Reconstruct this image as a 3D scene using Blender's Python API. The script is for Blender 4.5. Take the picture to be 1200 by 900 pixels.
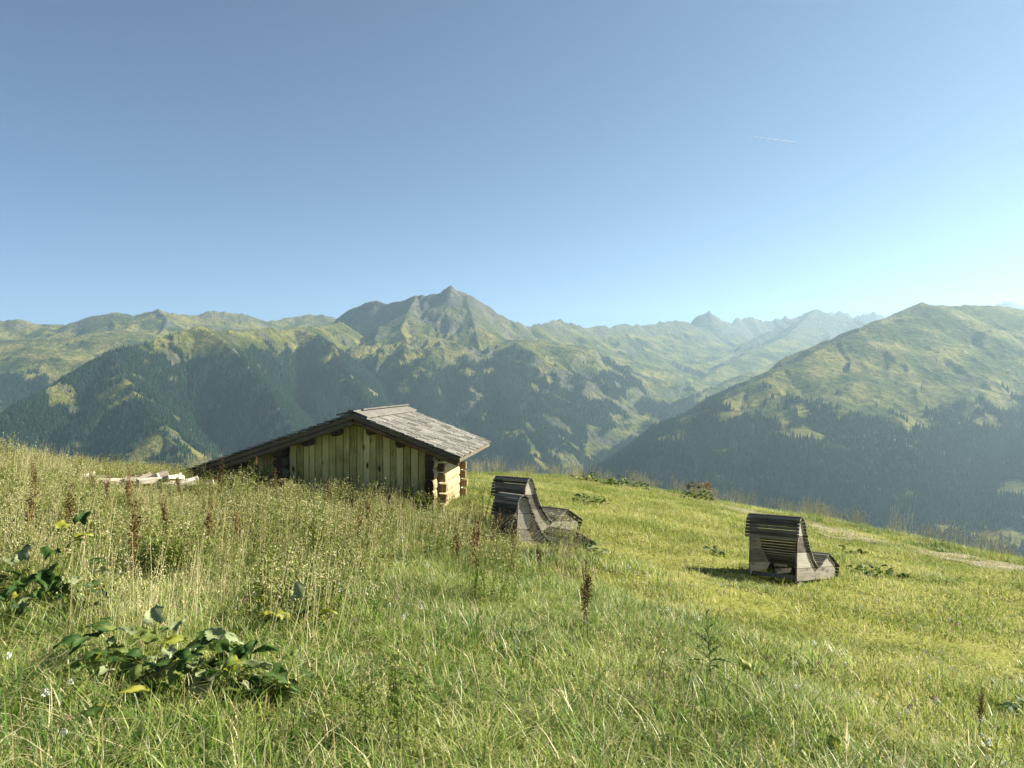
import bpy, math, random
import numpy as np
from mathutils import Vector, Matrix, Euler

for o in list(bpy.data.objects):
    bpy.data.objects.remove(o, do_unlink=True)
scene = bpy.context.scene
COL = scene.collection
random.seed(7)
rng = np.random.default_rng(7)
R = math.radians

# ------------------------------------------------------------------ camera, sky, sun, exposure
EYE = 1.6                      # eye height over the turf at the photographer's feet
FPX = 900.0                    # focal length in photo pixels (1200 x 900 frame)
cam_d = bpy.data.cameras.new('camera')
cam_d.sensor_width = 36.0
cam_d.lens = 36.0 * FPX / 1200.0
cam_d.clip_start = 0.05
cam_d.clip_end = 200000.0
cam = bpy.data.objects.new('camera', cam_d)
cam.location = (0, 0, EYE)
cam.rotation_euler = (R(90), 0, 0)
COL.objects.link(cam)
scene.camera = cam

SUN_AZ, SUN_EL = R(78), R(33)  # azimuth from the view axis towards the right
world = bpy.data.worlds.new('World')
scene.world = world
world.use_nodes = True
wn = world.node_tree
for n in list(wn.nodes):
    wn.nodes.remove(n)
w_out = wn.nodes.new('ShaderNodeOutputWorld')
w_bg = wn.nodes.new('ShaderNodeBackground')
w_sky = wn.nodes.new('ShaderNodeTexSky')
w_sky.sky_type = 'NISHITA'
w_sky.sun_disc = False
w_sky.sun_elevation = SUN_EL
w_sky.sun_rotation = SUN_AZ
w_sky.altitude = 1500
w_sky.air_density = 0.54
w_sky.dust_density = 0.0
w_sky.ozone_density = 1.6
w_bg.inputs['Strength'].default_value = 0.05
wn.links.new(w_sky.outputs[0], w_bg.inputs['Color'])
wn.links.new(w_bg.outputs[0], w_out.inputs['Surface'])

sun_d = bpy.data.lights.new('sun', 'SUN')
sun_d.energy = 5.0
sun_d.angle = R(0.5)
sun_d.color = (1.0, 0.93, 0.80)
sun = bpy.data.objects.new('sun', sun_d)
sun_dir = Vector((math.sin(SUN_AZ) * math.cos(SUN_EL), math.cos(SUN_AZ) * math.cos(SUN_EL), math.sin(SUN_EL)))
sun.rotation_euler = sun_dir.to_track_quat('Z', 'Y').to_euler()
COL.objects.link(sun)

scene.view_settings.view_transform = 'Standard'
scene.view_settings.look = 'None'
scene.view_settings.exposure = 1.78
scene.view_settings.gamma = 1.0
scene.view_settings.use_curve_mapping = False
scene.render.engine = 'CYCLES'
scene.cycles.max_bounces = 4
scene.cycles.diffuse_bounces = 2
scene.cycles.glossy_bounces = 1
scene.cycles.transmission_bounces = 2
scene.cycles.transparent_max_bounces = 8
scene.cycles.volume_bounces = 0
scene.cycles.use_denoising = True
scene.cycles.sample_clamp_indirect = 4.0

# ------------------------------------------------------------------ helpers
def at(px, py, d):
    """photo pixel + depth along the view axis -> world point"""
    return Vector(((px - 600) / FPX * d, d, EYE - (py - 450) / FPX * d))

def tag(o, label=None, cat=None, group=None, kind=None):
    if label: o['label'] = label
    if cat: o['category'] = cat
    if group: o['group'] = group
    if kind: o['kind'] = kind
    return o

def empty(name, loc=(0, 0, 0), rz=0.0):
    o = bpy.data.objects.new(name, None)
    o.empty_display_size = 0.2
    o.location = loc
    o.rotation_euler = (0, 0, rz)
    COL.objects.link(o)
    return o

def mesh_np(name, V, F, smooth=False):
    """V (n,3), F (m,k) numpy faces of equal size"""
    me = bpy.data.meshes.new(name)
    V = np.asarray(V, np.float32); F = np.asarray(F, np.int32)
    k = F.shape[1]
    me.vertices.add(len(V)); me.vertices.foreach_set('co', V.ravel())
    me.loops.add(F.size); me.loops.foreach_set('vertex_index', F.ravel())
    me.polygons.add(len(F))
    me.polygons.foreach_set('loop_start', np.arange(0, F.size, k, dtype=np.int32))
    if smooth:
        me.polygons.foreach_set('use_smooth', np.ones(len(F), bool))
    me.update(calc_edges=True)
    return me

def mesh_py(name, V, F, smooth=False):
    me = bpy.data.meshes.new(name)
    me.from_pydata([tuple(v) for v in V], [], [tuple(f) for f in F])
    if smooth:
        for p in me.polygons: p.use_smooth = True
    me.update()
    return me

def link(name, me, mat=None, parent=None):
    o = bpy.data.objects.new(name, me)
    if mat is not None and not me.materials:
        me.materials.append(mat)
    o.parent = parent
    COL.objects.link(o)
    return o

def fattr(me, name, arr):
    a = me.attributes.new(name, 'FLOAT', 'POINT')
    a.data.foreach_set('value', np.asarray(arr, np.float32).ravel())

# --- numpy noise
def _hash(ix, iy, seed):
    h = (ix.astype(np.int64) * 374761393 + iy.astype(np.int64) * 668265263 + seed * 1442695041) & 0xffffffff
    h = ((h ^ (h >> 13)) * 1274126177) & 0xffffffff
    h = h ^ (h >> 16)
    return (h & 0xffffff) / float(0xffffff)

def vnoise(x, y, seed=0):
    x = np.asarray(x, float); y = np.asarray(y, float)
    ix = np.floor(x); iy = np.floor(y)
    fx = x - ix; fy = y - iy
    fx = fx * fx * fx * (fx * (fx * 6 - 15) + 10); fy = fy * fy * fy * (fy * (fy * 6 - 15) + 10)
    a = _hash(ix, iy, seed); b = _hash(ix + 1, iy, seed); c = _hash(ix, iy + 1, seed); d = _hash(ix + 1, iy + 1, seed)
    return (a * (1 - fx) + b * fx) * (1 - fy) + (c * (1 - fx) + d * fx) * fy

def fbm(x, y, octv=4, seed=0, gain=0.5):
    s = 0; a = 1; t = 0
    for i in range(octv):
        s = s + a * vnoise(x * 2 ** i + 17.3 * i, y * 2 ** i - 9.1 * i, seed + i); t += a; a *= gain
    return s / t

def ridged(x, y, octv=4, seed=0, gain=0.5):
    s = 0; a = 1; t = 0
    for i in range(octv):
        n = 1 - np.abs(2 * vnoise(x * 2 ** i + 5.3 * i, y * 2 ** i + 3.7 * i, seed + i) - 1)
        s = s + a * n; t += a; a *= gain
    return s / t

def sst(a, b, x):
    t = np.clip((x - a) / (b - a), 0, 1)
    return t * t * (3 - 2 * t)

# ------------------------------------------------------------------ materials
def new_mat(name):
    m = bpy.data.materials.new(name); m.use_nodes = True
    nt = m.node_tree
    for n in list(nt.nodes): nt.nodes.remove(n)
    out = nt.nodes.new('ShaderNodeOutputMaterial')
    return m, nt, out

class NB:
    """tiny node-graph helper"""
    def __init__(s, nt): s.nt = nt
    def n(s, t, **kw):
        nd = s.nt.nodes.new(t)
        for k, v in kw.items(): setattr(nd, k, v)
        return nd
    def l(s, a, b): s.nt.links.new(a, b)
    def attr(s, name):
        return s.n('ShaderNodeAttribute', attribute_name=name).outputs['Fac']
    def pos(s): return s.n('ShaderNodeNewGeometry').outputs['Position']
    def obj(s): return s.n('ShaderNodeTexCoord').outputs['Object']
    def mapping(s, vec, scale=(1, 1, 1), loc=(0, 0, 0), rot=(0, 0, 0)):
        m = s.n('ShaderNodeMapping'); s.l(vec, m.inputs['Vector'])
        m.inputs['Scale'].default_value = scale; m.inputs['Location'].default_value = loc; m.inputs['Rotation'].default_value = rot
        return m.outputs[0]
    def noise(s, vec, scale, detail=3, rough=0.55):
        t = s.n('ShaderNodeTexNoise'); s.l(vec, t.inputs['Vector'])
        t.inputs['Scale'].default_value = scale; t.inputs['Detail'].default_value = detail; t.inputs['Roughness'].default_value = rough
        return t.outputs['Fac']
    def ramp(s, fac, stops):
        r = s.n('ShaderNodeValToRGB'); s.l(fac, r.inputs['Fac'])
        el = r.color_ramp.elements
        while len(el) < len(stops): el.new(0.5)
        for e, (p, c) in zip(el, stops):
            e.position = p; e.color = (*c, 1) if len(c) == 3 else c
        return r.outputs['Color']
    def val(s, fac, a, b, lo=0.0, hi=1.0):
        r = s.n('ShaderNodeMapRange'); s.l(fac, r.inputs['Value'])
        r.inputs['From Min'].default_value = a; r.inputs['From Max'].default_value = b
        r.inputs['To Min'].default_value = lo; r.inputs['To Max'].default_value = hi
        return r.outputs[0]
    def mix(s, fac, a, b, mode='MIX'):
        m = s.n('ShaderNodeMix', data_type='RGBA', blend_type=mode)
        for sock, v in ((m.inputs[0], fac), (m.inputs[6], a), (m.inputs[7], b)):
            if isinstance(v, (int, float)): sock.default_value = v
            elif isinstance(v, tuple): sock.default_value = (*v, 1)
            else: s.l(v, sock)
        return m.outputs[2]
    def math(s, op, a, b=0.0):
        m = s.n('ShaderNodeMath', operation=op)
        for sock, v in ((m.inputs[0], a), (m.inputs[1], b)):
            if isinstance(v, (int, float)): sock.default_value = v
            else: s.l(v, sock)
        return m.outputs[0]
    def bump(s, h, strength=0.5, dist=0.01):
        b = s.n('ShaderNodeBump'); s.l(h, b.inputs['Height'])
        b.inputs['Strength'].default_value = strength; b.inputs['Distance'].default_value = dist
        return b.outputs[0]
    def bsdf(s, out, col, rough=0.8, normal=None, spec=0.3):
        p = s.n('ShaderNodeBsdfPrincipled')
        if isinstance(col, tuple): p.inputs['Base Color'].default_value = (*col, 1)
        else: s.l(col, p.inputs['Base Color'])
        if isinstance(rough, (int, float)): p.inputs['Roughness'].default_value = rough
        else: s.l(rough, p.inputs['Roughness'])
        p.inputs['Specular IOR Level'].default_value = spec
        if normal is not None: s.l(normal, p.inputs['Normal'])
        if out is not None: s.l(p.outputs[0], out.inputs['Surface'])
        return p

def leaf_mat(name, dark, mid, light, transl=0.4, patch=0.35, rough=0.5, spec=0.35, tip=None, tipamt=0.6):
    m, nt, out = new_mat(name); b = NB(nt)
    oi = b.n('ShaderNodeObjectInfo').outputs['Random']
    pn = b.val(b.noise(b.pos(), patch, 4), 0.32, 0.68)
    r1 = b.n('ShaderNodeAttribute', attribute_name='rnd').outputs['Fac']
    f = b.math('ADD', b.math('MULTIPLY', oi, 0.12), b.math('ADD', b.math('MULTIPLY', pn, 0.45), b.math('MULTIPLY', r1, 0.60)))
    col = b.ramp(f, [(0.25, dark), (0.55, mid), (0.85, light)])
    if tip is not None:
        col = b.mix(b.val(b.attr('hgt'), 0.45, 1.0, 0.0, tipamt), col, tip)
    p = b.bsdf(None, col, rough, spec=spec)
    t = b.n('ShaderNodeBsdfTranslucent'); b.l(b.mix(0.35, col, (0.55, 0.62, 0.08), 'MULTIPLY') if False else col, t.inputs['Color'])
    mx = b.n('ShaderNodeMixShader'); mx.inputs[0].default_value = transl
    b.l(p.outputs[0], mx.inputs[1]); b.l(t.outputs[0], mx.inputs[2]); b.l(mx.outputs[0], out.inputs['Surface'])
    return m

def wood_mat(name, cols, axis=2, stretch=0.06, scale=14, rough=0.85, knots=0.0, bumpd=0.003, spec=0.2, vary=0.42):
    """weathered timber: grain stretched along the local axis, a different tone for each piece"""
    m, nt, out = new_mat(name); b = NB(nt)
    oi = b.n('ShaderNodeObjectInfo').outputs['Random']
    oc = b.obj()
    off = b.n('ShaderNodeCombineXYZ')
    for i, k in enumerate((7.0, 13.0, 19.0)): b.l(b.math('MULTIPLY', oi, k), off.inputs[i])
    ad = b.n('ShaderNodeVectorMath', operation='ADD'); b.l(oc, ad.inputs[0]); b.l(off.outputs[0], ad.inputs[1])
    sc = [1, 1, 1]; sc[axis] = stretch
    v = b.mapping(ad.outputs[0], tuple(sc))
    g = b.noise(v, scale * 3, 5, 0.65)
    g2 = b.noise(b.mapping(ad.outputs[0], (1, 1, 1)), scale * 0.25, 3)
    f = b.math('ADD', b.math('MULTIPLY', g, 0.55), b.math('ADD', b.math('MULTIPLY', g2, 0.35), b.math('MULTIPLY', b.math('SUBTRACT', oi, 0.5), vary)))
    col = b.ramp(f, cols)
    if knots > 0:
        vo = b.n('ShaderNodeTexVoronoi'); sk = [1, 1, 1]; sk[axis] = 0.45
        b.l(b.mapping(ad.outputs[0], tuple(sk)), vo.inputs['Vector']); vo.inputs['Scale'].default_value = 5.5
        kf = b.val(vo.outputs['Distance'], 0.08, 0.22, knots, 0.0)
        col = b.mix(kf, col, (0.03, 0.022, 0.014))
    b.bsdf(out, col, rough, b.bump(g, 0.6, bumpd), spec)
    return m

M = {}
M['grass_short'] = leaf_mat('turf_blades', (0.09, 0.155, 0.017), (0.235, 0.285, 0.042), (0.48, 0.45, 0.16), 0.48, 0.6, 0.6, 0.2)
M['grass_long'] = leaf_mat('meadow_blades', (0.035, 0.11, 0.007), (0.11, 0.23, 0.017), (0.42, 0.47, 0.12), 0.45, 0.5, 0.42, 0.45, tip=(0.30, 0.27, 0.10), tipamt=0.5)
M['grass_dry'] = leaf_mat('dry_stalks', (0.26, 0.23, 0.08), (0.46, 0.41, 0.19), (0.66, 0.61, 0.37), 0.42, 0.6)
M['seed_pale'] = leaf_mat('pale_seed', (0.26, 0.25, 0.075), (0.45, 0.42, 0.17), (0.68, 0.63, 0.36), 0.45, 0.7)
M['rust'] = leaf_mat('rust_seed', (0.07, 0.04, 0.014), (0.155, 0.09, 0.03), (0.29, 0.185, 0.07), 0.25, 0.7, 0.7, 0.15)
M['leaf'] = leaf_mat('broad_leaf', (0.03, 0.07, 0.012), (0.06, 0.115, 0.02), (0.15, 0.19, 0.04), 0.38, 5.0, 0.6, 0.25)
M['leaf_pale'] = leaf_mat('silvered_leaf', (0.15, 0.19, 0.08), (0.22, 0.26, 0.12), (0.32, 0.34, 0.19), 0.3, 6.0, 0.7, 0.2)
M['leaf_yellow'] = leaf_mat('yellowing_leaf', (0.17, 0.20, 0.02), (0.26, 0.29, 0.035), (0.34, 0.33, 0.05), 0.45, 2.0, 0.5, 0.4)
M['weed_leaf'] = leaf_mat('weed_leaf', (0.075, 0.13, 0.015), (0.18, 0.23, 0.034), (0.20, 0.21, 0.07), 0.4, 0.8, 0.65, 0.15)
M['petal'] = leaf_mat('white_floret', (0.5, 0.5, 0.42), (0.62, 0.62, 0.55), (0.75, 0.74, 0.68), 0.3, 2.0)
M['pink'] = leaf_mat('pink_clover', (0.32, 0.16, 0.16), (0.42, 0.23, 0.22), (0.52, 0.34, 0.32), 0.3, 2.0)
GREYWOOD = [(0.25, (0.045, 0.04, 0.03)), (0.5, (0.14, 0.128, 0.098)), (0.78, (0.30, 0.275, 0.215))]
M['slat'] = wood_mat('weathered_slat', GREYWOOD, axis=0)
M['plank'] = wood_mat('weathered_plank', [(0.25, (0.07, 0.06, 0.045)), (0.5, (0.21, 0.19, 0.145)), (0.78, (0.36, 0.33, 0.26))], axis=1, knots=0.7)
M['board'] = wood_mat('gable_board', [(0.2, (0.23, 0.185, 0.05)), (0.45, (0.58, 0.50, 0.17)), (0.8, (0.75, 0.66, 0.29))], axis=2, knots=0.98, vary=0.34)
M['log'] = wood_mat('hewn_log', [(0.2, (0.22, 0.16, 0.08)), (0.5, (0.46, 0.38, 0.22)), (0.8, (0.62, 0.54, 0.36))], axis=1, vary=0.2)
M['shade_timber'] = wood_mat('shade_dark_timber', [(0.2, (0.03, 0.024, 0.014)), (0.5, (0.09, 0.075, 0.045)), (0.8, (0.18, 0.155, 0.10))], axis=0)  # shade painted into the wood of roof edge, purlins and left-hand timbers
M['logx'] = wood_mat('cross_log', [(0.2, (0.09, 0.055, 0.025)), (0.5, (0.26, 0.18, 0.09)), (0.8, (0.48, 0.38, 0.22))], axis=0)
M['logend'] = wood_mat('log_end', [(0.2, (0.02, 0.013, 0.008)), (0.5, (0.06, 0.038, 0.02)), (0.8, (0.11, 0.07, 0.04))], axis=1, stretch=1.0, scale=20)  # end grain brown, darkened to paint in the shade on the log ends
M['shingle'] = wood_mat('grey_shingle', [(0.22, (0.05, 0.047, 0.039)), (0.5, (0.16, 0.153, 0.13)), (0.8, (0.29, 0.28, 0.24))], axis=0, scale=18, vary=0.34)
M['ridge'] = wood_mat('ridge_plank', [(0.22, (0.06, 0.057, 0.047)), (0.5, (0.14, 0.133, 0.112)), (0.8, (0.23, 0.22, 0.185))], axis=1, vary=0.2)
M['pale_plank'] = wood_mat('bleached_plank', [(0.2, (0.25, 0.21, 0.15)), (0.5, (0.45, 0.40, 0.31)), (0.8, (0.62, 0.57, 0.46))], axis=1)

# ------------------------------------------------------------------ the near hill: height function
# turf points (x, y, height relative to the eye), read off where things stand and how the slope runs
_cp = [(0, 0, -1.6), (-4, 0, -1.35), (4, 0, -2.0), (0, -6, -1.4), (-8, -4, -0.8), (8, -4, -2.4), (-3, 4, -1.48), (3, 4, -2.12), (0, 5, -1.85),
       (-1.6, 15.5, -2.52), (-6.6, 16.0, -2.0), (-4.2, 15.4, -2.32), (0.6, 12.6, -2.68), (4.2, 11.6, -3.0), (5.3, 12.8, -3.22), (-5, 9, -1.75), (-10, 12, -1.55), (-1, 9, -2.15), (2.5, 8, -2.55), (7, 7, -3.1),
       (7.5, 17, -3.68), (9.5, 17, -3.95), (13, 19, -4.45), (12, 14, -3.95), (7.2, 26, -4.1), (10.7, 24, -4.4), (8, 30, -4.6), (4, 31, -3.95), (0, 30, -3.55), (-1.0, 20.5, -2.75), (3, 20, -3.15),
       (-14.7, 22, -2.5), (-10.7, 24, -2.95), (-18, 18, -1.6), (-20, 28, -3.0), (-6, 26, -3.2), (18, 18, -5.2), (16, 6, -4.6), (-14, 6, -0.8)]
_P = np.array(_cp)
def _tps_fit(P, lam=0.6):
    n = len(P); X = P[:, :2]
    d2 = ((X[:, None] - X[None]) ** 2).sum(-1)
    K = 0.5 * d2 * np.log(d2 + 1e-9) + lam * np.eye(n)
    A = np.zeros((n + 3, n + 3)); A[:n, :n] = K; A[:n, n] = 1; A[:n, n + 1:] = X; A[n, :n] = 1; A[n + 1:, :n] = X.T
    rhs = np.zeros(n + 3); rhs[:n] = P[:, 2]
    return np.linalg.solve(A, rhs)
_W = _tps_fit(_P)
def _tps(x, y):
    s = _W[-3] + _W[-2] * x + _W[-1] * y
    for (px, py, _), w in zip(_P, _W):
        d2 = (x - px) ** 2 + (y - py) ** 2
        s = s + w * 0.5 * d2 * np.log(d2 + 1e-9)
    return s
_CR = [(-60, 26), (-34, 24), (-24, 24), (-12, 27), (0, 29), (6, 30), (12, 29.5), (18, 28), (24, 25), (30, 23), (34, 22), (60, 22)]
def crest(x, y):
    a = np.degrees(np.arctan2(x, np.maximum(y, 0.01)))
    return np.interp(a, [c[0] for c in _CR], [c[1] for c in _CR])
def gz(x, y):
    x = np.asarray(x, float); y = np.asarray(y, float)
    r = np.hypot(x, y)
    lim = np.where(y > 0, np.minimum(r, 34), np.minimum(r, 26))
    k = lim / np.maximum(r, 1e-6)
    z = _tps(x * k, y * k)
    over = np.maximum(0, r - crest(x, y))
    over = np.where(y > 0, over, 0)
    z = z - np.minimum(0.016 * over ** 2, 0.75 * over)
    z = z - np.where(y <= 0, 0.1 * np.maximum(0, r - 26), 0)
    z = z + 0.10 * (fbm(x * 0.55, y * 0.55, 3, 3) - 0.5) + 0.05 * (fbm(x * 2.1, y * 2.1, 2, 9) - 0.5)
    return z + EYE
def gzs(x, y): return float(gz(np.array([x]), np.array([y]))[0])
def on_turf(px, py):
    """where the ray through a photo pixel meets the near hill"""
    dx, dz = (px - 600) / FPX, -(py - 450) / FPX
    d = np.arange(1.5, 34, 0.02)
    h = EYE + dz * d - gz(dx * d, d)
    i = np.argmax(h < 0)
    dd = d[i] if h[i] < 0 else 28.0
    return Vector((dx * dd, dd, gzs(dx * dd, dd)))

# worn path along the brow, as ground positions
PATH = [on_turf(px, py) for px, py in ((1290, 690), (1200, 668), (1130, 652), (1060, 641), (1000, 628), (945, 614), (880, 600), (800, 583), (740, 569), (695, 561))]
_pp = np.array([(p.x, p.y) for p in PATH])
def path_dist(x, y):
    best = np.full(np.shape(x), 1e9)
    for a, b_ in zip(_pp[:-1], _pp[1:]):
        ab = b_ - a
        t = np.clip(((x - a[0]) * ab[0] + (y - a[1]) * ab[1]) / (ab @ ab), 0, 1)
        best = np.minimum(best, np.hypot(x - a[0] - t * ab[0], y - a[1] - t * ab[1]))
    return best

# where the meadow is left to grow long
def px_of(x, y): return 600 + FPX * x / y
def edge_px(d): return np.interp(d, [0, 3.2, 4.5, 6, 8, 11, 14, 15.5, 40], [1500, 1350, 1050, 860, 760, 690, 610, 520, 300])
def meadow_w(x, y):
    px = px_of(x, y); e = edge_px(y) + 160 * (fbm(x * .8, y * .8, 3, 301) - .5)
    m = 1 - sst(e - 110, e + 90, px)
    behind = (y > 15.5) * (1 - sst(210, 420, px)) * .9
    m = np.where(y > 15.5, behind, m)
    brow = np.exp(-((np.hypot(x, y) - crest(x, y) - .3) / 2.0) ** 2) * (.35 + .65 * fbm(x * .7, y * .7, 2, 311))
    return np.maximum(m, brow * .85)

# polar sheet, fine near the camera
def build_ground():
    rr = np.concatenate([np.linspace(0.3, 6, 40), np.linspace(6.1, 40, 150), np.geomspace(41, 160, 40)])
    th = np.radians(np.concatenate([np.linspace(-180, -50, 40)[:-1], np.linspace(-50, 50, 260), np.linspace(50, 180, 40)[1:]]))
    Rg, Tg = np.meshgrid(rr, th, indexing='ij')
    X = Rg * np.sin(Tg); Y = Rg * np.cos(Tg)
    Z = gz(X, Y)
    nr, nt_ = X.shape
    V = np.stack([X, Y, Z], -1).reshape(-1, 3)
    i = np.arange(nr - 1)[:, None] * nt_ + np.arange(nt_ - 1)[None]
    F = np.stack([i, i + 1, i + 1 + nt_, i + nt_], -1).reshape(-1, 4)
    V = np.vstack([V, [[0, 0, gzs(0, 0)]]])
    me = mesh_np('meadow_ground', V, F[:, ::-1], True)
    fattr(me, 'worn', np.append(1 - sst(0.2, 1.5, path_dist(X, Y) + 0.8 * (fbm(X * .9, Y * .9, 3, 5) - .5)).ravel(), 0))
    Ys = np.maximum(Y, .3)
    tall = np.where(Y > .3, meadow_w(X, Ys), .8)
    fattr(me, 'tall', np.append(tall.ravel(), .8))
    m, nt, out = new_mat('meadow_soil'); b = NB(nt)
    p = b.pos()
    n1 = b.noise(p, 0.5, 4); n2 = b.noise(p, 9, 5, 0.7)
    f = b.math('ADD', b.math('MULTIPLY', n1, 0.5), b.math('MULTIPLY', n2, 0.5))
    col = b.ramp(f, [(0.3, (0.09, 0.105, 0.015)), (0.5, (0.18, 0.185, 0.035)), (0.7, (0.28, 0.25, 0.085))])
    shade_soil = b.ramp(n2, [(0.3, (0.018, 0.016, 0.007)), (0.7, (0.06, 0.055, 0.02))])  # dark soil tone under long grass, painting in the shade between blades
    col = b.mix(b.val(b.attr('tall'), 0.2, 0.8, 0.0, 0.9), col, shade_soil)
    soil = b.ramp(b.noise(p, 14, 5, 0.7), [(0.3, (0.10, 0.085, 0.05)), (0.5, (0.22, 0.20, 0.13)), (0.7, (0.36, 0.33, 0.25))])
    col = b.mix(b.math('MULTIPLY', b.attr('worn'), 0.6), col, soil)
    b.bsdf(out, col, 0.95, b.bump(n2, 0.9, 0.05), 0.1)
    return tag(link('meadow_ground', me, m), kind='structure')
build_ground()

def build_path():
    pts = [PATH[0]]
    for a, b_ in zip(PATH[:-1], PATH[1:]):
        n = max(2, int((b_ - a).length / 0.15))
        pts += [a.lerp(b_, k / n) for k in range(1, n + 1)]
    V, F = [], []
    for k, p in enumerate(pts):
        q0 = pts[max(0, k - 3)]; q1 = pts[min(len(pts) - 1, k + 3)]
        t = Vector((q1.x - q0.x, q1.y - q0.y, 0)).normalized(); nrm = Vector((-t.y, t.x, 0))
        for s in range(7):
            u = s / 6 * 2 - 1
            e = 0.8 * (0.5 + 1.0 * float(fbm(np.array([k * 0.10]), np.array([7.0 * (u > 0)]), 3, 21)[0]))
            q = p + nrm * (u * e + 0.25 * math.sin(k * 0.07))
            V.append((q.x, q.y, gzs(q.x, q.y) + 0.012))
    for k in range(len(pts) - 1):
        for s in range(6):
            i = k * 7 + s
            F.append((i, i + 1, i + 8, i + 7))
    me = mesh_py('gravel_path', V, F, True)
    m, nt, out = new_mat('path_gravel'); b = NB(nt)
    p = b.pos()
    vo = b.n('ShaderNodeTexVoronoi'); b.l(p, vo.inputs['Vector']); vo.inputs['Scale'].default_value = 22
    n2 = b.noise(p, 3, 4)
    col = b.ramp(vo.outputs['Color'], [(0.2, (0.15, 0.125, 0.08)), (0.6, (0.28, 0.245, 0.17)), (0.9, (0.42, 0.38, 0.30))])
    col = b.mix(b.val(n2, 0.40, 0.58), col, (0.17, 0.16, 0.06))
    b.bsdf(out, col, 0.95, b.bump(vo.outputs['Distance'], 1.0, 0.03), 0.1)
    return tag(link('gravel_path', me, m), kind='structure')
build_path()

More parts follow.
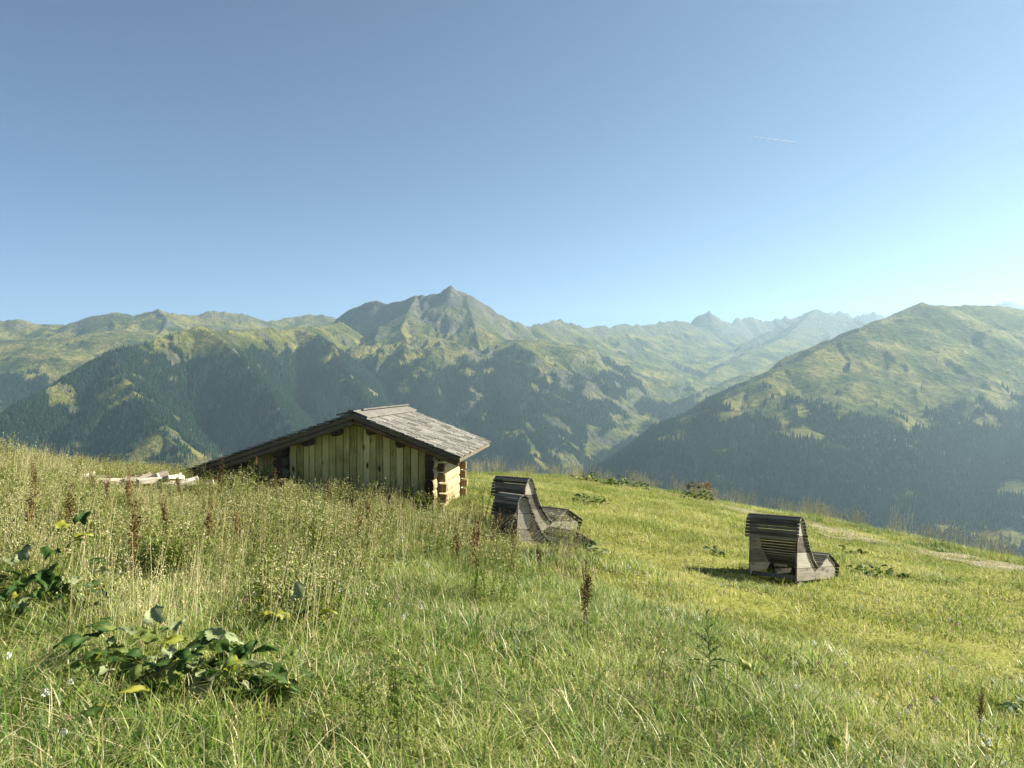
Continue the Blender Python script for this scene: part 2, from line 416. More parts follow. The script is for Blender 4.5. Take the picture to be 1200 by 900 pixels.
# ------------------------------------------------------------------ the mountains: one height field over the valley, split by massif
# ridge lines: photo pixel of the crest + distance in metres; flank profile: (distance from the ridge, drop below it)
STEEP = [(0, 0), (150, 110), (500, 380), (1200, 900), (2500, 1600)]
RIDGES = [
    # massif, points, profile, gully depth, gully width, jag
    ('left_spur', [(-160, 600, 2500), (-60, 535, 2750), (0, 491, 2950), (60, 452, 3250), (130, 416, 3600), (180, 398, 3850), (208, 388, 4000), (232, 383, 4100), (262, 388, 4250), (300, 387, 4500), (345, 384, 4850), (385, 380, 5200), (402, 377, 5600)],
     [(0, 0), (110, 75), (350, 310), (1050, 1000), (2500, 1900)], 85, 260, 12),
    ('left_spur', [(232, 384, 4100), (262, 397, 3980), (282, 418, 3830), (304, 446, 3650), (345, 505, 3350), (375, 560, 3150)], [(0, 0), (100, 85), (400, 390), (1100, 1050)], 50, 200, 10),
    ('left_spur', [(345, 385, 4850), (372, 394, 4700), (392, 408, 4500), (404, 430, 4250), (440, 478, 3900), (480, 545, 3500)], [(0, 0), (100, 70), (400, 330), (1200, 950)], 45, 210, 10),
    ('left_spur', [(130, 416, 3600), (150, 450, 3300), (190, 500, 2950), (230, 560, 2700)], [(0, 0), (100, 60), (400, 300), (1200, 950)], 40, 180, 6),
    ('peak', [(392, 375, 6300), (405, 366, 6200), (425, 356, 6150), (441, 350, 6100), (453, 356, 6050), (470, 352, 6000), (488, 346, 5950), (503, 345, 5900), (516, 343, 5900), (528, 332, 5900), (537, 342, 5920), (546, 344, 5950), (570, 358, 6050), (600, 376, 6250), (622, 383, 6600)],
     [(0, 0), (140, 165), (420, 400), (800, 500), (1150, 600), (1500, 850), (2200, 1350), (3000, 1800)], 120, 300, 26),
    ('peak', [(488, 346, 5950), (478, 366, 5650), (470, 384, 5400), (478, 402, 5000), (497, 455, 4400), (520, 540, 3800)], [(0, 0), (150, 95), (420, 280), (1200, 880)], 60, 210, 12),
    ('peak', [(545, 343, 5950), (556, 380, 5500), (562, 408, 5100), (575, 428, 4750), (600, 478, 4250), (630, 548, 3700)], [(0, 0), (170, 85), (500, 300), (1200, 850)], 70, 230, 14),
    ('peak', [(600, 376, 6250), (625, 404, 5900), (645, 424, 5600), (668, 452, 5150), (686, 494, 4650), (690, 545, 4300)], [(0, 0), (170, 80), (500, 290), (1200, 830)], 60, 230, 10),
    ('valley_head', [(622, 383, 6600), (640, 377, 6900), (652, 374, 7200), (672, 380, 7500), (690, 385, 7800), (703, 381, 8000), (715, 384, 8200), (728, 380, 8500), (750, 381, 8800), (775, 377, 9100), (792, 374, 9300), (803, 376, 9400), (835, 388, 9500), (870, 392, 9600), (900, 400, 9700)],
     [(0, 0), (180, 120), (700, 380), (1500, 650), (2500, 900), (4000, 1300)], 90, 380, 20),
    ('valley_head', [(660, 378, 7300), (690, 408, 6800), (715, 434, 6400), (745, 466, 5900), (765, 492, 5500)], [(0, 0), (200, 80), (700, 350), (1500, 800)], 50, 260, 8),
    ('valley_head', [(728, 380, 8500), (745, 404, 8000), (768, 430, 7500), (785, 452, 7000)], [(0, 0), (200, 80), (700, 330), (1500, 700)], 50, 260, 8),
    ('far_right', [(870, 402, 8800), (905, 386, 9000), (930, 372, 9200), (957, 362, 9300), (975, 368, 9300), (1000, 371, 9300), (1020, 382, 9000), (1060, 392, 8600)],
     [(0, 0), (200, 150), (600, 330), (1500, 600), (3000, 1300)], 80, 330, 22),
    ('far_right', [(1040, 378, 7600), (1000, 392, 7300), (940, 414, 6600), (880, 436, 5900), (830, 457, 5400), (780, 482, 4950), (735, 508, 4600), (705, 530, 4400), (690, 560, 4200)],
     [(0, 0), (200, 80), (600, 330), (1500, 1000)], 45, 260, 7),
    ('far_right', [(957, 362, 9300), (920, 395, 8300), (880, 412, 7700), (830, 440, 7000), (800, 460, 6500)], [(0, 0), (200, 80), (700, 300), (1500, 700)], 45, 260, 7),
    ('right_mountain', [(735, 555, 3000), (770, 524, 3080), (800, 501, 3150), (850, 470, 3300), (900, 441, 3480), (940, 420, 3650), (1000, 391, 3900), (1035, 374, 4050), (1058, 364, 4150), (1080, 354, 4250), (1096, 358, 4300), (1125, 357, 4400), (1160, 358, 4450), (1200, 362, 4450), (1300, 368, 4400), (1450, 400, 4300)],
     [(0, 0), (150, 50), (500, 230), (900, 480), (1500, 960), (2600, 1700)], 55, 300, 9),
    ('right_mountain', [(1080, 354, 4250), (1062, 378, 4020), (1035, 402, 3800), (1000, 432, 3550), (965, 458, 3350), (940, 500, 3050), (930, 560, 2750)], [(0, 0), (150, 45), (500, 220), (1200, 800)], 40, 220, 7),
    ('right_mountain', [(1180, 360, 4450), (1160, 392, 4100), (1130, 432, 3750), (1100, 475, 3400), (1080, 540, 2950), (1070, 600, 2600)], [(0, 0), (150, 45), (500, 230), (1200, 800)], 40, 220, 7),
    ('right_mountain', [(1300, 368, 4400), (1270, 420, 3800), (1220, 480, 3250), (1190, 560, 2750), (1180, 620, 2450)], [(0, 0), (150, 50), (500, 240), (1200, 800)], 40, 220, 7),
    ('left_range', [(-220, 372, 6500), (-120, 380, 6600), (-50, 374, 6700), (0, 376, 6800), (25, 375, 6900), (52, 380, 7000), (85, 381, 7100), (112, 371, 7100), (136, 366, 7000), (158, 369, 7100), (185, 362, 7000), (200, 366, 7000), (225, 369, 7200), (252, 364, 7400), (285, 368, 7500), (313, 376, 7700), (345, 371, 8000), (378, 367, 8000), (392, 372, 8000), (420, 380, 8000)],
     [(0, 0), (150, 85), (600, 230), (1500, 420), (2200, 640), (3200, 1300)], 60, 330, 14),
    ('left_range', [(185, 362, 7000), (196, 372, 6700), (190, 388, 6350), (178, 398, 6000)], [(0, 0), (100, 80), (350, 230), (1200, 700)], 45, 160, 10),
    ('left_range', [(60, 380, 7000), (40, 400, 6300), (20, 425, 5600), (-10, 470, 4800)], [(0, 0), (200, 60), (700, 280), (1500, 800)], 50, 280, 6),
    ('left_range', [(136, 366, 7000), (120, 394, 6300), (90, 424, 5700), (60, 470, 5000)], [(0, 0), (200, 60), (700, 280), (1500, 800)], 50, 280, 6),
    ('far_peaks', [(795, 385, 12500), (812, 374, 12600), (820, 367, 12600), (831, 366, 12600), (845, 373, 12700), (858, 378, 12800), (866, 372, 13200), (880, 371, 13300), (893, 375, 13400), (905, 373, 13500), (918, 371, 13500), (935, 376, 13500), (972, 365, 14000), (990, 366, 14000), (1002, 370, 14000), (1024, 366, 14000), (1045, 371, 14000), (1080, 380, 14000)],
     [(0, 0), (300, 330), (900, 700), (2500, 1300)], 150, 420, 80),
    ('far_peaks', [(1120, 380, 13500), (1160, 360, 13500), (1172, 355, 13500), (1182, 350, 13500), (1192, 356, 13500), (1215, 362, 13500), (1300, 360, 13500)], [(0, 0), (300, 300), (900, 700), (2500, 1300)], 140, 420, 60),
]
MASSIFS = ['valley', 'left_spur', 'peak', 'valley_head', 'far_right', 'right_mountain', 'left_range', 'far_peaks']
TREE_Z = {'valley': -200, 'left_spur': 215, 'peak': 105, 'valley_head': -160, 'far_right': -110, 'right_mountain': -110, 'left_range': 20, 'far_peaks': -500}

def build_mountains():
    az = np.radians(np.linspace(-41, 41, 960))
    rr = np.concatenate([np.geomspace(120, 2400, 50)[:-1], np.linspace(2400, 6600, 460)[:-1], np.linspace(6600, 10000, 150)[:-1], np.linspace(10000, 12900, 60)])
    Rg, Tg = np.meshgrid(rr, az, indexing='ij')
    shp = Rg.shape
    X = (Rg * np.sin(Tg)).ravel(); Y = (Rg * np.cos(Tg)).ravel(); r = Rg.ravel()
    H = np.maximum(-0.62 * (r - 60), -820.0) + 40 * (fbm(X / 400, Y / 400, 3, 31) - .5)   # own hillside falling to the valley floor
    OWN = np.zeros(len(X), np.int8); DR = np.full(len(X), 1e4); BT = np.zeros(len(X))
    big = fbm(X / 900, Y / 900, 4, 41) - 0.5
    rd = ridged(X / 420 + 1.5 * big, Y / 420, 5, 51, 0.55) - 0.6
    wx = 90 * (fbm(X / 350, Y / 350, 3, 61) - .5)
    for k, (name, pts, prof, gd, gw, jag) in enumerate(RIDGES):
        kd = .78 if name == 'far_peaks' else 1.0
        P = np.array([tuple(at(a_, b_, c_ * kd)) for a_, b_, c_ in pts]); P[:, 2] -= EYE
        maxd = prof[-1][0]
        sel = np.where((X > P[:, 0].min() - maxd) & (X < P[:, 0].max() + maxd) & (Y > P[:, 1].min() - maxd) & (Y < P[:, 1].max() + maxd))[0]
        x, y = X[sel], Y[sel]
        best = np.full(len(sel), -1e9); bt = np.zeros(len(sel)); bd = np.full(len(sel), 1e9)
        s0 = 0.0
        pd, pv = np.array(prof, float).T
        for a, c in zip(P[:-1], P[1:]):
            ab = c[:2] - a[:2]; L = math.hypot(*ab)
            t = np.clip(((x - a[0]) * ab[0] + (y - a[1]) * ab[1]) / (L * L), 0, 1)
            d = np.hypot(x - a[0] - t * ab[0], y - a[1] - t * ab[1])
            h = a[2] + t * (c[2] - a[2]) - np.interp(d, pd, pv) - np.maximum(0, d - maxd) * 0.7
            m = h > best
            best[m] = h[m]; bt[m] = s0 + t[m] * L; bd[m] = d[m]
            s0 += L
        g = np.minimum(bd / 500, 1.0)
        tt = bt + wx[sel] * np.minimum(bd / 200, 1)
        gul = (1 - np.abs(2 * vnoise(tt / gw, bd / 1500 + k * 7.7, 71 + k) - 1)) * 0.65 + (1 - np.abs(2 * vnoise(tt / (gw * .37), bd / 700 + k * 3.1, 171 + k) - 1)) * 0.35
        best = best + 1.5 * gd * g ** 0.8 * (gul - 0.85)
        best = best + (vnoise(bt / 90, bt * 0 + k, 271 + k) * .6 + vnoise(bt / 33, bt * 0 + k, 371 + k) * .4 - .5) * jag * np.exp(-bd / 110) * (1.0 if name in ('far_peaks', 'peak') else 2.4)
        best = best + (170 if name == 'peak' else 120) * rd[sel] * np.minimum(bd / 350, 1) * (0.85 if name in ('right_mountain', 'left_range') else 0.95)
        up = best > H[sel]
        ii = sel[up]
        H[ii] = best[up]; OWN[ii] = MASSIFS.index(name); DR[ii] = bd[up]; BT[ii] = tt[up] + 977 * k
    Z = H + EYE
    G = H.reshape(shp)
    # slope from the surface itself
    dr = np.gradient(G, axis=0) / np.gradient(Rg, axis=0)
    da = np.gradient(G, axis=1) / (Rg * np.gradient(Tg, axis=1))
    slope = np.hypot(dr, da).ravel()
    nz = fbm(X / 260, Y / 260, 4, 81); nf = fbm(X / 70, Y / 70, 3, 91)
    tz = np.array([TREE_Z[m] for m in MASSIFS], float)[OWN]
    PX = 600 + FPX * X / Y; PY = 450 - FPX * H / Y
    forest = sst(0.42, 0.58, 0.5 + (tz + 360 * (nz - .5) + 260 * (nf - .5) - H) / np.where(OWN == MASSIFS.index('right_mountain'), 420, 200))
    forest *= sst(0.30, 0.45, slope + .12 * (nf - .5))
    hole = np.maximum(sst(0.86, 0.93, vnoise(BT / 42, DR / 420, 101) * (.75 + .5 * nf)), sst(.72, .78, fbm(X / 150 + 9, Y / 150, 3, 105)))
    near = np.isin(OWN, [MASSIFS.index('left_spur'), MASSIFS.index('peak')])
    streak = np.where(near, sst(.74, .84, vnoise(BT / 30, DR / 260, 103) * (.7 + .6 * nf)), 0)
    crag = streak * sst(.45, .6, fbm(X / 90, Y / 90, 3, 107))
    hole = np.maximum(hole, streak)
    forest *= 1 - 0.9 * hole
    for cx, cy, ax, ay, tilt in ((625, 516, 7, 22, -.35), (655, 497, 22, 6, .5), (747, 494, 26, 6, -.3), (722, 512, 46, 10, -.55), (1060, 445, 60, 9, -.1), (850, 456, 42, 6, -.4), (505, 400, 30, 5, .2), (270, 410, 8, 24, -.5), (400, 440, 4, 40, -.2), ):
        dx, dy = PX - cx, PY - cy
        u = dx * math.cos(tilt) + dy * math.sin(tilt); v = -dx * math.sin(tilt) + dy * math.cos(tilt)
        q = (u / ax) ** 2 + (v / ay) ** 2 + 1.2 * (nf - .5)
        forest *= 1 - 0.97 * (1 - sst(0.7, 1.3, q))
    forest *= np.where(OWN == MASSIFS.index('right_mountain'), .8, 1.0)
    rock = sst(1.0, 1.35, slope + 0.55 * (nf - .5)) * 0.9
    rock = np.maximum(rock, sst(330, 560, H + 260 * (nz - .5)) * sst(0.55, 0.85, slope + .3 * (nf - .5)))
    rock = np.where(OWN == MASSIFS.index('far_right'), np.maximum(rock, sst(350, 620, H + 200 * (nz - .5))), rock)
    rock = np.where(OWN == MASSIFS.index('far_peaks'), 1.0, rock)
    rock = np.maximum(rock, .9 * crag)
    # what the camera side can see (plus a margin), for placing trees
    el = (G / Rg)
    run = np.maximum.accumulate(el, axis=0); prev = np.vstack([np.full((1, shp[1]), -9.0), run[:-1]])
    seen = (el + 22 / Rg > prev).ravel()
    # faces, one object per massif
    nr, na = shp
    i = (np.arange(nr - 1)[:, None] * na + np.arange(na - 1)[None])
    F = np.stack([i, i + na, i + na + 1, i + 1], -1).reshape(-1, 4)
    V = np.stack([X, Y, Z], 1)
    fo = OWN[F[:, 0]]
    m, nt, out = new_mat('mountain_surface'); b = NB(nt)
    p = b.pos()
    n1 = b.val(b.noise(p, 0.0045, 7, 0.62), 0.3, 0.7, 0.15, 0.85); n2 = b.noise(p, 0.03, 5, 0.65); n4 = b.noise(p, 0.11, 4, 0.7); n3 = b.noise(b.mapping(p, (1, 1, 0.35)), 0.012, 5, 0.7)
    mead = b.ramp(b.math('ADD', b.math('MULTIPLY', n1, 0.6), b.math('MULTIPLY', n2, 0.4)), [(0.36, (0.030, 0.044, 0.010)), (0.48, (0.085, 0.095, 0.020)), (0.60, (0.20, 0.18, 0.05))])
    shrub = b.noise(p, 0.018, 6, 0.7)
    mead = b.mix(b.val(shrub, 0.53, 0.62, 0.0, 0.75), mead, (0.022, 0.032, 0.010))
    rockc = b.ramp(b.math('ADD', b.math('MULTIPLY', n3, 0.6), b.math('MULTIPLY', n2, 0.4)), [(0.3, (0.035, 0.038, 0.026)), (0.5, (0.085, 0.085, 0.062)), (0.7, (0.19, 0.18, 0.14))])
    forc = b.ramp(n2, [(0.3, (0.022, 0.042, 0.013)), (0.7, (0.045, 0.07, 0.02))])
    col = b.mix(b.attr('rock'), mead, rockc)
    col = b.mix(b.attr('forest'), col, forc)
    b.bsdf(out, col, 0.95, b.bump(b.math('ADD', b.math('MULTIPLY', n4, 0.3), b.math('ADD', n2, n3)), 1.0, 30.0), 0.05)
    for k, nm in enumerate(MASSIFS):
        ff = F[fo == k]
        if not len(ff): continue
        used, inv = np.unique(ff, return_inverse=True)
        me = mesh_np('mountain_' + nm, V[used], inv.reshape(-1, 4), True)
        fattr(me, 'rock', rock[used]); fattr(me, 'forest', forest[used])
        o = link('valley_terrain' if k == 0 else 'mountain', me, m)
        tag(o, kind='structure')
    # --- forest points
    cell = np.abs(np.gradient(Rg, axis=0) * Rg * np.gradient(Tg, axis=1)).ravel() * np.sqrt(1 + slope ** 2)
    dens = np.where(r < 4500, 1 / 62.0, 1 / 105.0)
    lam = cell * dens * forest * seen * (forest > .12) * (r > 2000) * (r < 8200)
    cnt = rng.poisson(lam)
    idx = np.repeat(np.arange(len(X)), cnt)
    dRr = np.gradient(Rg, axis=0).ravel()[idx]; dAa = np.gradient(Tg, axis=1).ravel()[idx]
    jr = r[idx] + (rng.random(len(idx)) - .5) * dRr; ja = Tg.ravel()[idx] + (rng.random(len(idx)) - .5) * dAa
    hz = Z[idx] + (jr - r[idx]) * dr.ravel()[idx] + (ja - Tg.ravel()[idx]) * r[idx] * da.ravel()[idx]
    return np.stack([jr * np.sin(ja), jr * np.cos(ja), hz - 1.0], 1)
FOREST = build_mountains()

# --- instanced 'stuff': points with rotation, scale and kind, drawn through geometry nodes
def scatter(name, pts, protos, rot, scl, idx):
    """pts (n,3); rot (n,3); scl (n,) or (n,3); idx (n,) index of the prototype mesh"""
    coll = bpy.data.collections.new('kinds_of_' + name)
    for k, (me, mat) in enumerate(protos):
        o = bpy.data.objects.new('%s_kind_%02d' % (name, k), me)
        if mat is not None and not me.materials: me.materials.append(mat)
        coll.objects.link(o)
    me = bpy.data.meshes.new(name)
    n = len(pts)
    me.vertices.add(n); me.vertices.foreach_set('co', np.asarray(pts, np.float32).ravel())
    scl = np.asarray(scl, float)
    if scl.ndim == 1: scl = np.repeat(scl[:, None], 3, 1)
    for nm, arr in (('i_rot', rot), ('i_scl', scl)):
        a = me.attributes.new(nm, 'FLOAT_VECTOR', 'POINT'); a.data.foreach_set('vector', np.asarray(arr, np.float32).ravel())
    a = me.attributes.new('i_idx', 'INT', 'POINT'); a.data.foreach_set('value', np.asarray(idx, np.int32))
    o = link(name, me)
    ng = bpy.data.node_groups.new('place_' + name, 'GeometryNodeTree')
    ng.interface.new_socket('Geometry', in_out='INPUT', socket_type='NodeSocketGeometry')
    ng.interface.new_socket('Geometry', in_out='OUTPUT', socket_type='NodeSocketGeometry')
    N = ng.nodes.new
    gi, go = N('NodeGroupInput'), N('NodeGroupOutput')
    ci = N('GeometryNodeCollectionInfo'); ci.inputs['Collection'].default_value = coll
    ci.inputs['Separate Children'].default_value = True; ci.inputs['Reset Children'].default_value = True
    ip = N('GeometryNodeInstanceOnPoints'); ip.inputs['Pick Instance'].default_value = True
    def na(nm, t):
        q = N('GeometryNodeInputNamedAttribute'); q.data_type = t; q.inputs['Name'].default_value = nm
        return q.outputs['Attribute']
    Lk = ng.links.new
    Lk(gi.outputs[0], ip.inputs['Points']); Lk(ci.outputs[0], ip.inputs['Instance'])
    Lk(na('i_idx', 'INT'), ip.inputs['Instance Index'])
    er = N('FunctionNodeEulerToRotation'); Lk(na('i_rot', 'FLOAT_VECTOR'), er.inputs[0]); Lk(er.outputs[0], ip.inputs['Rotation'])
    Lk(na('i_scl', 'FLOAT_VECTOR'), ip.inputs['Scale'])
    Lk(ip.outputs[0], go.inputs[0])
    md = o.modifiers.new('place', 'NODES'); md.node_group = ng
    tag(o, kind='stuff')
    return o

def conifer(seed):
    rs = random.Random(seed)
    V, F = [], []
    tiers = 6; H = 1.0
    for t in range(tiers):
        z0 = 0.06 + 0.80 * t / tiers; z1 = min(1.0, z0 + 0.34 - 0.02 * t)
        rad = 0.19 * (1 - t / tiers) ** 0.85 + 0.02
        n = 9; base = len(V); off = rs.random() * 6
        for k in range(n):
            a = off + 2 * math.pi * k / n
            q = rad * rs.uniform(0.65, 1.15) * (1.0 if k % 2 else 0.62)
            V.append((q * math.cos(a), q * math.sin(a), z0 + rs.uniform(-.03, .03)))
        V.append((rs.uniform(-.01, .01), rs.uniform(-.01, .01), z1))
        for k in range(n): F.append((base + k, base + (k + 1) % n, base + n))
    b0 = len(V)
    for k in range(4):
        a = k * math.pi / 2
        V += [(.018 * math.cos(a), .018 * math.sin(a), -.03), (.012 * math.cos(a), .012 * math.sin(a), .2)]
    for k in range(4):
        F.append((b0 + 2 * k, b0 + 2 * ((k + 1) % 4), b0 + 2 * ((k + 1) % 4) + 1)); F.append((b0 + 2 * k, b0 + 2 * ((k + 1) % 4) + 1, b0 + 2 * k + 1))
    return mesh_py('conifer_%d' % seed, V, F)
M['conifer'] = leaf_mat('spruce_needles', (0.010, 0.032, 0.013), (0.024, 0.054, 0.020), (0.06, 0.095, 0.032), 0.2, 0.006, 0.7, 0.1)
nF = len(FOREST)
fo = scatter('spruce_forest', FOREST, [(conifer(s), M['conifer']) for s in range(4)],
        np.stack([rng.normal(0, .03, nF), rng.normal(0, .03, nF), rng.random(nF) * 6.28], 1),
        np.stack([(q := rng.uniform(15, 33, nF)) * rng.uniform(.9, 1.25, nF), q * 1.05, q], 1), rng.integers(0, 4, nF))
print('forest trees', nF)

# --- the air between here and the far peaks
def build_haze():
    x, y0, y1, z0, z1 = 11500, -300, 13600, -1000, 1330
    V = [(sx * x, yy, zz) for zz in (z0, z1) for yy in (y0, y1) for sx in (-1, 1)]
    F = [(0, 2, 3, 1), (4, 5, 7, 6), (0, 1, 5, 4), (2, 6, 7, 3), (0, 4, 6, 2), (1, 3, 7, 5)]
    me = mesh_py('haze', V, F)
    m, nt, out = new_mat('thin_haze'); b = NB(nt)
    v = b.n('ShaderNodeVolumePrincipled')
    v.inputs['Color'].default_value = (0.56, 0.82, 0.96, 1)
    v.inputs['Density'].default_value = 6e-5
    v.inputs['Anisotropy'].default_value = 0.42
    b.l(v.outputs[0], out.inputs['Volume'])
    tag(link('haze', me, m), kind='stuff')
build_haze()

# ------------------------------------------------------------------ mesh pieces
def box(name, x0, x1, y0, y1, z0, z1, mat, parent, jit=0.0, rs=random):
    j = lambda: rs.uniform(-jit, jit)
    V = [(x + j(), y + j(), z + j()) for z in (z0, z1) for y in (y0, y1) for x in (x0, x1)]
    F = [(0, 2, 3, 1), (4, 5, 7, 6), (0, 1, 5, 4), (2, 6, 7, 3), (0, 4, 6, 2), (1, 3, 7, 5)]
    return link(name, mesh_py(name, V, F), mat, parent)

def round_log(name, p0, p1, r, mat, endmat, parent, n=12, flat=1.0, rs=random, sq=1.0):
    """a hewn log with slightly uneven girth; its end faces are end grain with their shade painted in"""
    p0, p1 = Vector(p0), Vector(p1)
    ax = (p1 - p0).normalized()
    up = Vector((0, 0, 1)) if abs(ax.z) < 0.9 else Vector((1, 0, 0))
    sx = ax.cross(up).normalized(); sz = sx.cross(ax).normalized()
    V, F = [], []
    ns = 5
    ph = rs.random() * 6
    for s in range(ns + 1):
        c = p0.lerp(p1, s / ns)
        for k in range(n):
            a = 2 * math.pi * k / n
            rr = r * (1 + 0.05 * math.sin(3 * a + ph) + rs.uniform(-.02, .02) * (0 < s < ns))
            ca, sa = math.cos(a), math.sin(a)
            V.append(c + sx * (rr * math.copysign(abs(ca) ** sq, ca) * flat) + sz * (rr * math.copysign(abs(sa) ** sq, sa)))
    for s in range(ns):
        for k in range(n):
            F.append((s * n + k, s * n + (k + 1) % n, (s + 1) * n + (k + 1) % n, (s + 1) * n + k))
    F.append(tuple(reversed(range(n)))); F.append(tuple(ns * n + k for k in range(n)))
    me = mesh_py(name, V, F)
    for p in me.polygons: p.use_smooth = len(p.vertices) == 4
    me.materials.append(mat); me.materials.append(endmat)
    me.polygons[-1].material_index = 1; me.polygons[-2].material_index = 1
    return link(name, me, None, parent)

# ------------------------------------------------------------------ the log hut
PSI = 0.12
HUT_Y = 15.0
RIDGE_Z = EYE - 0.56                   # top of the roof at the ridge
hut_x = -3.11
GROUND_H = gzs(-3.0, 15.6)
hut = empty('log_hut', (hut_x, HUT_Y, GROUND_H), -PSI)
tag(hut, 'small weathered log hay hut with shingled gable roof standing in the tall meadow grass', 'hut')
ZR = RIDGE_Z - GROUND_H                # ridge height in the hut's own frame
SR, SL = 0.385, 0.335                  # roof pitches, right and left
UR, UL = 2.12, 3.50                    # eave distances from the ridge
LEN = 3.9                              # roof length
def ztop(u): return ZR - (SR * u if u > 0 else -SL * u)
V_FRONT, V_BACK = 0.42, 2.95

# roof: deck boards carry the shingles
roof = None
def slab(name, u0, u1, v0, v1, lift, thick, mat, parent):
    V = []
    for dz in (lift - thick, lift):
        for v in (v0, v1):
            for u in (u0, u1): V.append((u, v, ztop(u) + dz))
    F = [(0, 2, 3, 1), (4, 5, 7, 6), (0, 1, 5, 4), (2, 6, 7, 3), (0, 4, 6, 2), (1, 3, 7, 5)]
    return link(name, mesh_py(name, V, F), mat, parent)
rV = []
def deck_mesh():
    V, F = [], []
    us = [-UL, 0, UR]
    for v in (0.02, LEN - .02):
        for u in us: V.append((u, v, ztop(u) - 0.045))
        for u in us: V.append((u, v, ztop(u) - 0.125))
    F = [(0, 1, 7, 6), (1, 2, 8, 7), (3, 9, 10, 4), (4, 10, 11, 5), (0, 3, 4, 1), (1, 4, 5, 2), (6, 7, 10, 9), (7, 8, 11, 10), (0, 6, 9, 3), (2, 5, 11, 8)]
    return mesh_py('roof', V, F)
roof = link('roof', deck_mesh(), M['shade_timber'], hut)
# shingles of the sunny slope, course by course, each its own piece
rs = random.Random(5)
def shingle_mesh(kind):
    w = 0.5; r2 = random.Random(kind)
    V = []
    for z in (-.5, .5):
        V += [(0.0, -w, z), (0.0, w, z), (1.0 + r2.uniform(-.05, .02), w, z), (1.0 + r2.uniform(-.05, .02), -w, z)]
    F = [(0, 3, 2, 1), (4, 5, 6, 7), (0, 1, 5, 4), (1, 2, 6, 5), (2, 3, 7, 6), (3, 0, 4, 7)]
    me = mesh_py('shingle', V, F); me.materials.append(M['shingle']); return me
SH = [shingle_mesh(k) for k in range(5)]
NC = 11
ang = math.atan(SR)
for c in range(NC):
    u0 = UR * c / NC - 0.03
    v = 0.0 if c % 2 else -0.05
    while v < LEN - 0.02:
        w = min(rs.uniform(0.11, 0.19), LEN + 0.02 - v)
        if LEN + .02 - v - w < 0.08: w = LEN + .02 - v
        v0 = max(v, -0.02); ww = v + w - v0
        ulen = (UR / NC + 0.12) if c < NC - 1 else UR / NC + 0.06
        sh = bpy.data.objects.new('shingle', SH[rs.randrange(5)])
        uu = u0 + rs.uniform(-.012, .012)
        sh.location = (uu, v0 + ww / 2, ztop(max(uu, 0.0)) - 0.030 - (SR * min(0, uu)))
        sh.scale = (ulen / math.cos(ang), ww - 0.008, rs.uniform(0.016, 0.026))
        sh.rotation_euler = (rs.uniform(-.012, .012), ang - 0.055 - rs.uniform(0, .02), rs.uniform(-.012, .012))
        sh.parent = roof; COL.objects.link(sh)
        v += w
# the shaded far slope: seen edge-on only, its shingles joined
def left_field():
    V, F = [], []
    n = 22
    for c in range(n):
        u0 = UL * c / n; u1 = min(UL + .05, u0 + UL / n + .10)
        v = -.02
        while v < LEN:
            w = min(rs.uniform(.14, .26), LEN + .02 - v)
            b0 = len(V); lift = rs.uniform(0, .012)
            for (u, z) in ((u0, -.042), (u1, -.004 + lift)):
                for vv in (v, v + w - .006):
                    V.append((-u, vv, ZR - SL * u + z)); V.append((-u, vv, ZR - SL * u + z + .02))
            a = b0
            F += [(a, a + 2, a + 3, a + 1), (a + 4, a + 5, a + 7, a + 6), (a + 1, a + 3, a + 7, a + 5), (a, a + 4, a + 6, a + 2), (a, a + 1, a + 5, a + 4), (a + 2, a + 6, a + 7, a + 3)]
            v += w
    return mesh_py('shingle_field', V, F)
lf = link('shingle_field', left_field(), M['shingle'], roof); lf['kind'] = 'stuff'
# ridge boards: the lit one and its fellow overlapping from the other side
slab('ridge_board', 0.0, 0.30, -0.03, LEN + .02, 0.045, 0.03, M['ridge'], roof)
slab('ridge_board', -0.30, 0.06, -0.12, LEN + .02, 0.075, 0.028, M['ridge'], roof)
slab('ridge_board', -0.22, 0.10, 0.35, LEN + .06, 0.108, 0.03, M['ridge'], roof)
# barge poles under the front and back roof edges
for v in (0.10, LEN - .15):
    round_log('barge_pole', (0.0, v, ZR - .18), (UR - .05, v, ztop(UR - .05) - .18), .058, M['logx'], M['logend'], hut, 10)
    round_log('barge_pole', (-0.02, v, ZR - .185), (-UL + .08, v, ztop(-UL + .08) - .185), .062, M['shade_timber'], M['logend'], hut, 10)
# purlins: round beams that poke out under the gable
for u, r_ in ((-3.28, .075), (-2.45, .07), (-1.60, .095), (-1.02, .085), (-.42, .08), (.30, .08), (.90, .088)):
    round_log('purlin', (u, 0.12, ztop(u) - .225 - r_ * .4), (u, LEN - .2, ztop(u) - .225 - r_ * .4), r_, M['shade_timber'], M['logend'], hut, 12)
# side wall of stacked logs, both log walls crossing at the corners
U_WALL = 1.50; CH = 0.205
ztopwall = ztop(U_WALL) - .225
ncourse = 7
for c in range(ncourse):
    zc = ztopwall - CH * c - (0.0 if c else 0)
    if zc < -0.25: break
    rr = CH / 2 + 0.006
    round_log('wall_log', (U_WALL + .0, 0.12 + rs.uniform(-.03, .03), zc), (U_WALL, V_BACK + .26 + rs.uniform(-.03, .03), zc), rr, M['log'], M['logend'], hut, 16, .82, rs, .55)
    if c < 6:
        for vv in (V_FRONT + .14, V_BACK):
            z2 = zc - CH / 2
            o = box('cross_log', -1.62, U_WALL + .22 + rs.uniform(-.03, .03), vv - .075, vv + .075, z2 - CH * .40, z2 + CH * .40, M['logx'], hut, .006, rs)
    if c < 5:
        round_log('wall_log', (-1.60, 0.16 + rs.uniform(-.03, .03), zc - .02), (-1.60, V_BACK + .26, zc - .02), rr, M['shade_timber'], M['logend'], hut, 12)
